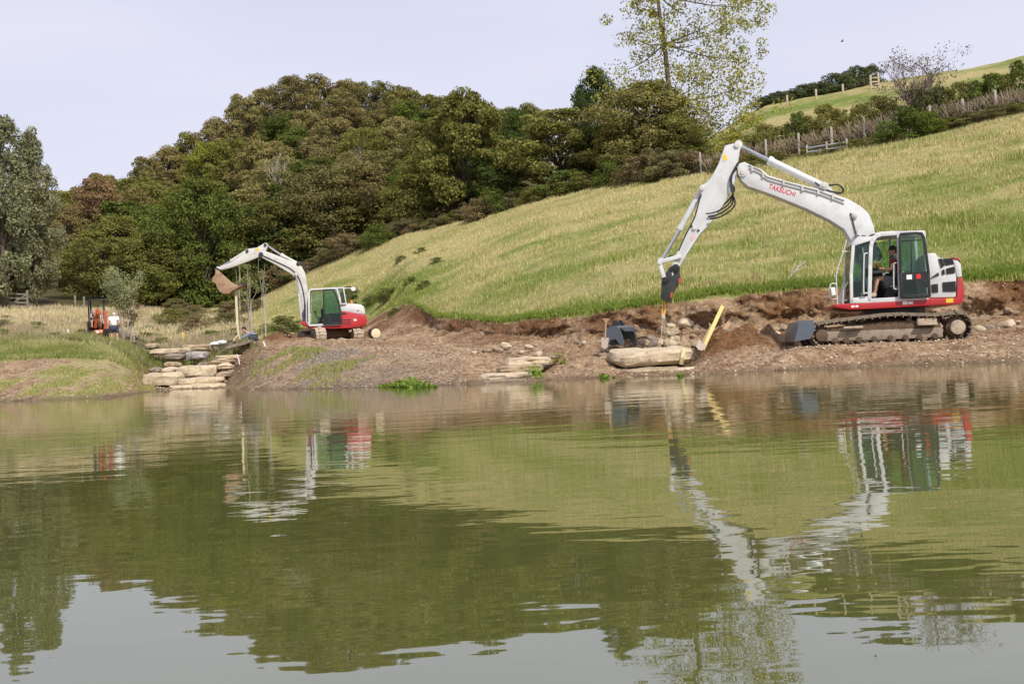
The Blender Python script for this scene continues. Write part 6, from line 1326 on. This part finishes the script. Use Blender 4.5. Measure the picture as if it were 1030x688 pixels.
# ------------------------------------------------------------------ grass (nobody could count it)
def blades(name, x, y, h, w, col, label, lean=0.35, sink=0.02):
    z = terr(x, y); n = len(x); a = RNG.random(n) * 6.283; dx, dy = np.cos(a), np.sin(a); l = RNG.random(n) * 6.283; lr = lean * h * RNG.random(n)
    V = np.empty((n, 4, 3)); V[:, 0] = np.stack([x - dx * w, y - dy * w, z - sink], -1); V[:, 1] = np.stack([x + dx * w, y + dy * w, z - sink], -1)
    V[:, 2] = np.stack([x + dx * w * 0.6 + np.cos(l) * lr * 0.45, y + dy * w * 0.6 + np.sin(l) * lr * 0.45, z + h * 0.6], -1); V[:, 3] = np.stack([x + np.cos(l) * lr, y + np.sin(l) * lr, z + h], -1)
    Fc = (np.array([[0, 1, 2], [0, 2, 3]])[None] + (np.arange(n) * 4)[:, None, None]).reshape(-1, 3)
    o = link(bpy.data.objects.new(name, fast_mesh(name, V.reshape(-1, 3), Fc, BLADE, False, {'tint': np.repeat(col, 4, 0)}))); return tag(o, label, kind='stuff')
def mixc(a, b, t): return np.array(a)[None] * (1 - t[:, None]) + np.array(b)[None] * t[:, None]
STRAW, STRAW2, LUSH, FRESH = (0.66, 0.58, 0.31), (0.50, 0.42, 0.19), (0.22, 0.28, 0.05), (0.34, 0.38, 0.10)
n = 280000; u = -0.265 + 0.85 * RNG.random(n); Ys, _ = lines(u); t = RNG.random(n) ** 1.15; y = Ys[5] + (Ys[6] - Ys[5]) * t; x = u * y
tuft = fbm(x * 0.9, y * 0.9, o=3, seed=81); keep = RNG.random(n) < np.clip(0.62 + 0.5 * tuft, 0.12, 1); x, y, t = x[keep], y[keep], t[keep]; tuft = tuft[keep]; n = len(x)
g = np.clip(greenness(x, y) + 0.22 * RNG.normal(size=n), 0, 1); col = np.where((RNG.random(n) < 0.55)[:, None], mixc(STRAW, FRESH, g), mixc(STRAW2, LUSH, g)) * (0.6 + 0.75 * RNG.random((n, 1)))
blades('hillside_grass', x, y, (0.06 + 0.13 * RNG.random(n)) * (1 + 0.6 * np.clip(tuft, -0.5, 1)), 0.008 + 0.010 * RNG.random(n) * (0.6 + t), col, 'dry tussocky grass covering the hillside')
n = 26000; u = -0.10 + 0.66 * RNG.random(n); Ys, _ = lines(u); y = Ys[5] + 0.16 + np.abs(RNG.normal(size=n)) * 0.45 + 0.2 * np.abs(fbm(u * 60, u * 0, o=2, seed=83)); x = u * y
col = mixc((0.15, 0.22, 0.035), (0.27, 0.33, 0.07), RNG.random(n)) * (0.7 + 0.5 * RNG.random((n, 1))); blades('turf_edge_grass', x, y, 0.06 + 0.14 * RNG.random(n), np.full(n, 0.012), col, 'bright green grass fringe along the top of the dug bank', 0.9)
n = 130000; u = -0.58 + 0.33 * RNG.random(n); Ys, _ = lines(u); y = Ys[3] * 0.985 + (Ys[6] - Ys[3]) * RNG.random(n) ** 1.7; x = u * y; pt = fbm(x * 0.35, y * 0.35, o=3, seed=85); tf = fbm(x * 1.3, y * 1.3, o=2, seed=86)
keep = RNG.random(n) < np.clip(0.6 + 0.5 * tf, 0.1, 1); x, y, u, pt, tf = [q[keep] for q in (x, y, u, pt, tf)]; n = len(x); far = sstep(48, 66, y + 4 * pt)
c1 = mixc((0.26, 0.28, 0.09), (0.62, 0.53, 0.33), far); c2_ = mixc((0.36, 0.31, 0.19), (0.44, 0.33, 0.24), RNG.random(n)); sel = RNG.random(n) < np.clip(0.35 + 0.5 * pt + 0.3 * np.exp(-((y - 55) / 7) ** 2), 0, 0.85); col = np.where(sel[:, None], c2_, c1) * (0.75 + 0.5 * RNG.random((n, 1)))
path_ = np.exp(-((x - mg.x - 0.3) / 1.1) ** 2) * sstep(58, 53, y) * 0.55
blades('rough_grass', x, y, (0.14 + 0.28 * RNG.random(n)) * (1 + 0.45 * tf) * (1 - path_), 0.012 + 0.016 * RNG.random(n), col, 'tall dry rough grass over the field at left', 0.5)
n = 30000; u = -0.56 + 0.185 * RNG.random(n) + 0.012 * RNG.normal(size=n); Ys, _ = lines(u); y = Ys[2] + (Ys[3] - Ys[2]) * (0.12 + 0.75 * RNG.random(n)); x = u * y; pt = fbm(x * 0.8, y * 0.8, o=3, seed=87)
col = mixc((0.23, 0.265, 0.075), (0.43, 0.40, 0.18), np.clip(0.5 + 0.9 * pt + 0.25 * RNG.normal(size=n), 0, 1)) * (0.75 + 0.5 * RNG.random((n, 1))); blades('lush_grass', x, y, 0.07 + 0.16 * RNG.random(n) * (1 + 0.5 * pt), np.full(n, 0.014), col, 'bright lush green grass band above the left shore', 0.6)
n = 16000; u = -0.56 + 0.21 * RNG.random(n); Ys, _ = lines(u); y = Ys[1] + (Ys[2] - Ys[1]) * (0.1 + RNG.random(n)); x = u * y; pt = fbm(x * 0.9, y * 0.9, o=4, seed=61); k_ = pt + 0.15 * RNG.normal(size=n) > 0.22; x, y, pt = x[k_], y[k_], pt[k_]; n = len(x)
blades('bank_grass', x, y, 0.03 + 0.07 * RNG.random(n), np.full(n, 0.015), mixc((0.25, 0.28, 0.07), (0.45, 0.41, 0.17), RNG.random(n)), 'thin patchy grass on the bare left bank', 0.8)
n = 12000; u = -0.255 + 0.13 * RNG.random(n); Ys, _ = lines(u); y = Ys[1] + (Ys[2] - Ys[1]) * RNG.random(n) ** 0.7; x = u * y; pt = fbm(x * 0.6, y * 0.6, o=3, seed=89); k_ = (pt - 4 * np.maximum(0, u + 0.2) > 0.2); x, y = x[k_], y[k_]; n = len(x)
blades('bank_grass', x, y, 0.04 + 0.08 * RNG.random(n), np.full(n, 0.014), mixc((0.24, 0.28, 0.07), (0.40, 0.37, 0.16), RNG.random(n)), 'sparse green grass on the gravel bank below the smaller excavator', 0.8)
# leafy weeds at the water's edge
def weeds(px0, px1, py, nn, h, label):
    cs, rs = [], []
    for k in range(nn):
        tt = min(1, max(-1, random.gauss(0.05, 0.5))); px = (px0 + px1) / 2 + tt * (px1 - px0) / 2; u, w = ray(px, py); Y = -CAM_H / w + random.uniform(-0.3, 0.5); hf = h * (1.25 - 0.95 * abs(tt)) * random.uniform(0.6, 1.3); cs.append((u * Y, Y, max(0, gz(u * Y, Y)) + random.uniform(0.15, 0.6) * hf)); rs.append(hf * random.uniform(0.35, 0.7))
    o0 = Vector(cs[0]); o0.z = 0; root = empty('water_weed', o0, label, 'plant'); c = link(bpy.data.objects.new('leaves', leaves_mesh('leaves', np.array(cs) - np.array(o0), rs, 34, 0.07, 93 + nn, 0.8, 0.5, 0.5)), root); c.color = (0.19, 0.26, 0.05, 1)
    mb = MB()
    for q in cs[::2]: mb.tube([Vector((q[0], q[1], -0.05)), Vector(q)], 0.008, 4)
    tag(mb.build('stems', mat('green_stalk', (0.12, 0.18, 0.03), 0.8), root), kind='stuff')
weeds(382, 438, 389.5, 60, 0.17, 'bright green weed patch at the waterline left of the stone steps'); weeds(532, 546, 382.5, 10, 0.26, 'small green weed clump right of the stone steps'); weeds(556, 568, 379, 5, 0.2, 'tiny weed tuft on the shore right of the steps'); weeds(596, 618, 380.5, 6, 0.1, 'thin line of weed at the shore left of the slung slab'); weeds(682, 690, 378.5, 4, 0.1, 'little weed sprig below the slung slab')

# ------------------------------------------------------------------ look-alikes told apart by their order from the left
ORD = 'first second third fourth fifth sixth seventh eighth ninth tenth eleventh twelfth thirteenth fourteenth fifteenth sixteenth seventeenth eighteenth nineteenth twentieth'.split()
TENS = {2: 'twenty', 3: 'thirty', 4: 'forty'}
def ordinal(i): return ORD[i] if i < 20 else ('%s %s' % (TENS[(i + 1) // 10], ORD[(i + 1) % 10 - 1]) if (i + 1) % 10 else {30: 'thirtieth', 40: 'fortieth'}.get(i + 1, 'last'))
by = {}
for o in COL.objects:
    if o.parent is None and o.get('category') in ('tree', 'bush', 'post') and o.get('group'): by.setdefault(o['label'], []).append(o)
for lb_, os_ in by.items():
    if len(os_) < 2 or len(os_) > 49: continue
    for i, o in enumerate(sorted(os_, key=lambda o: o.location.x / o.location.y)): o['label'] = lb_ + ', ' + ('leftmost' if i == 0 else 'rightmost' if i == len(os_) - 1 else ordinal(i) + ' from left')
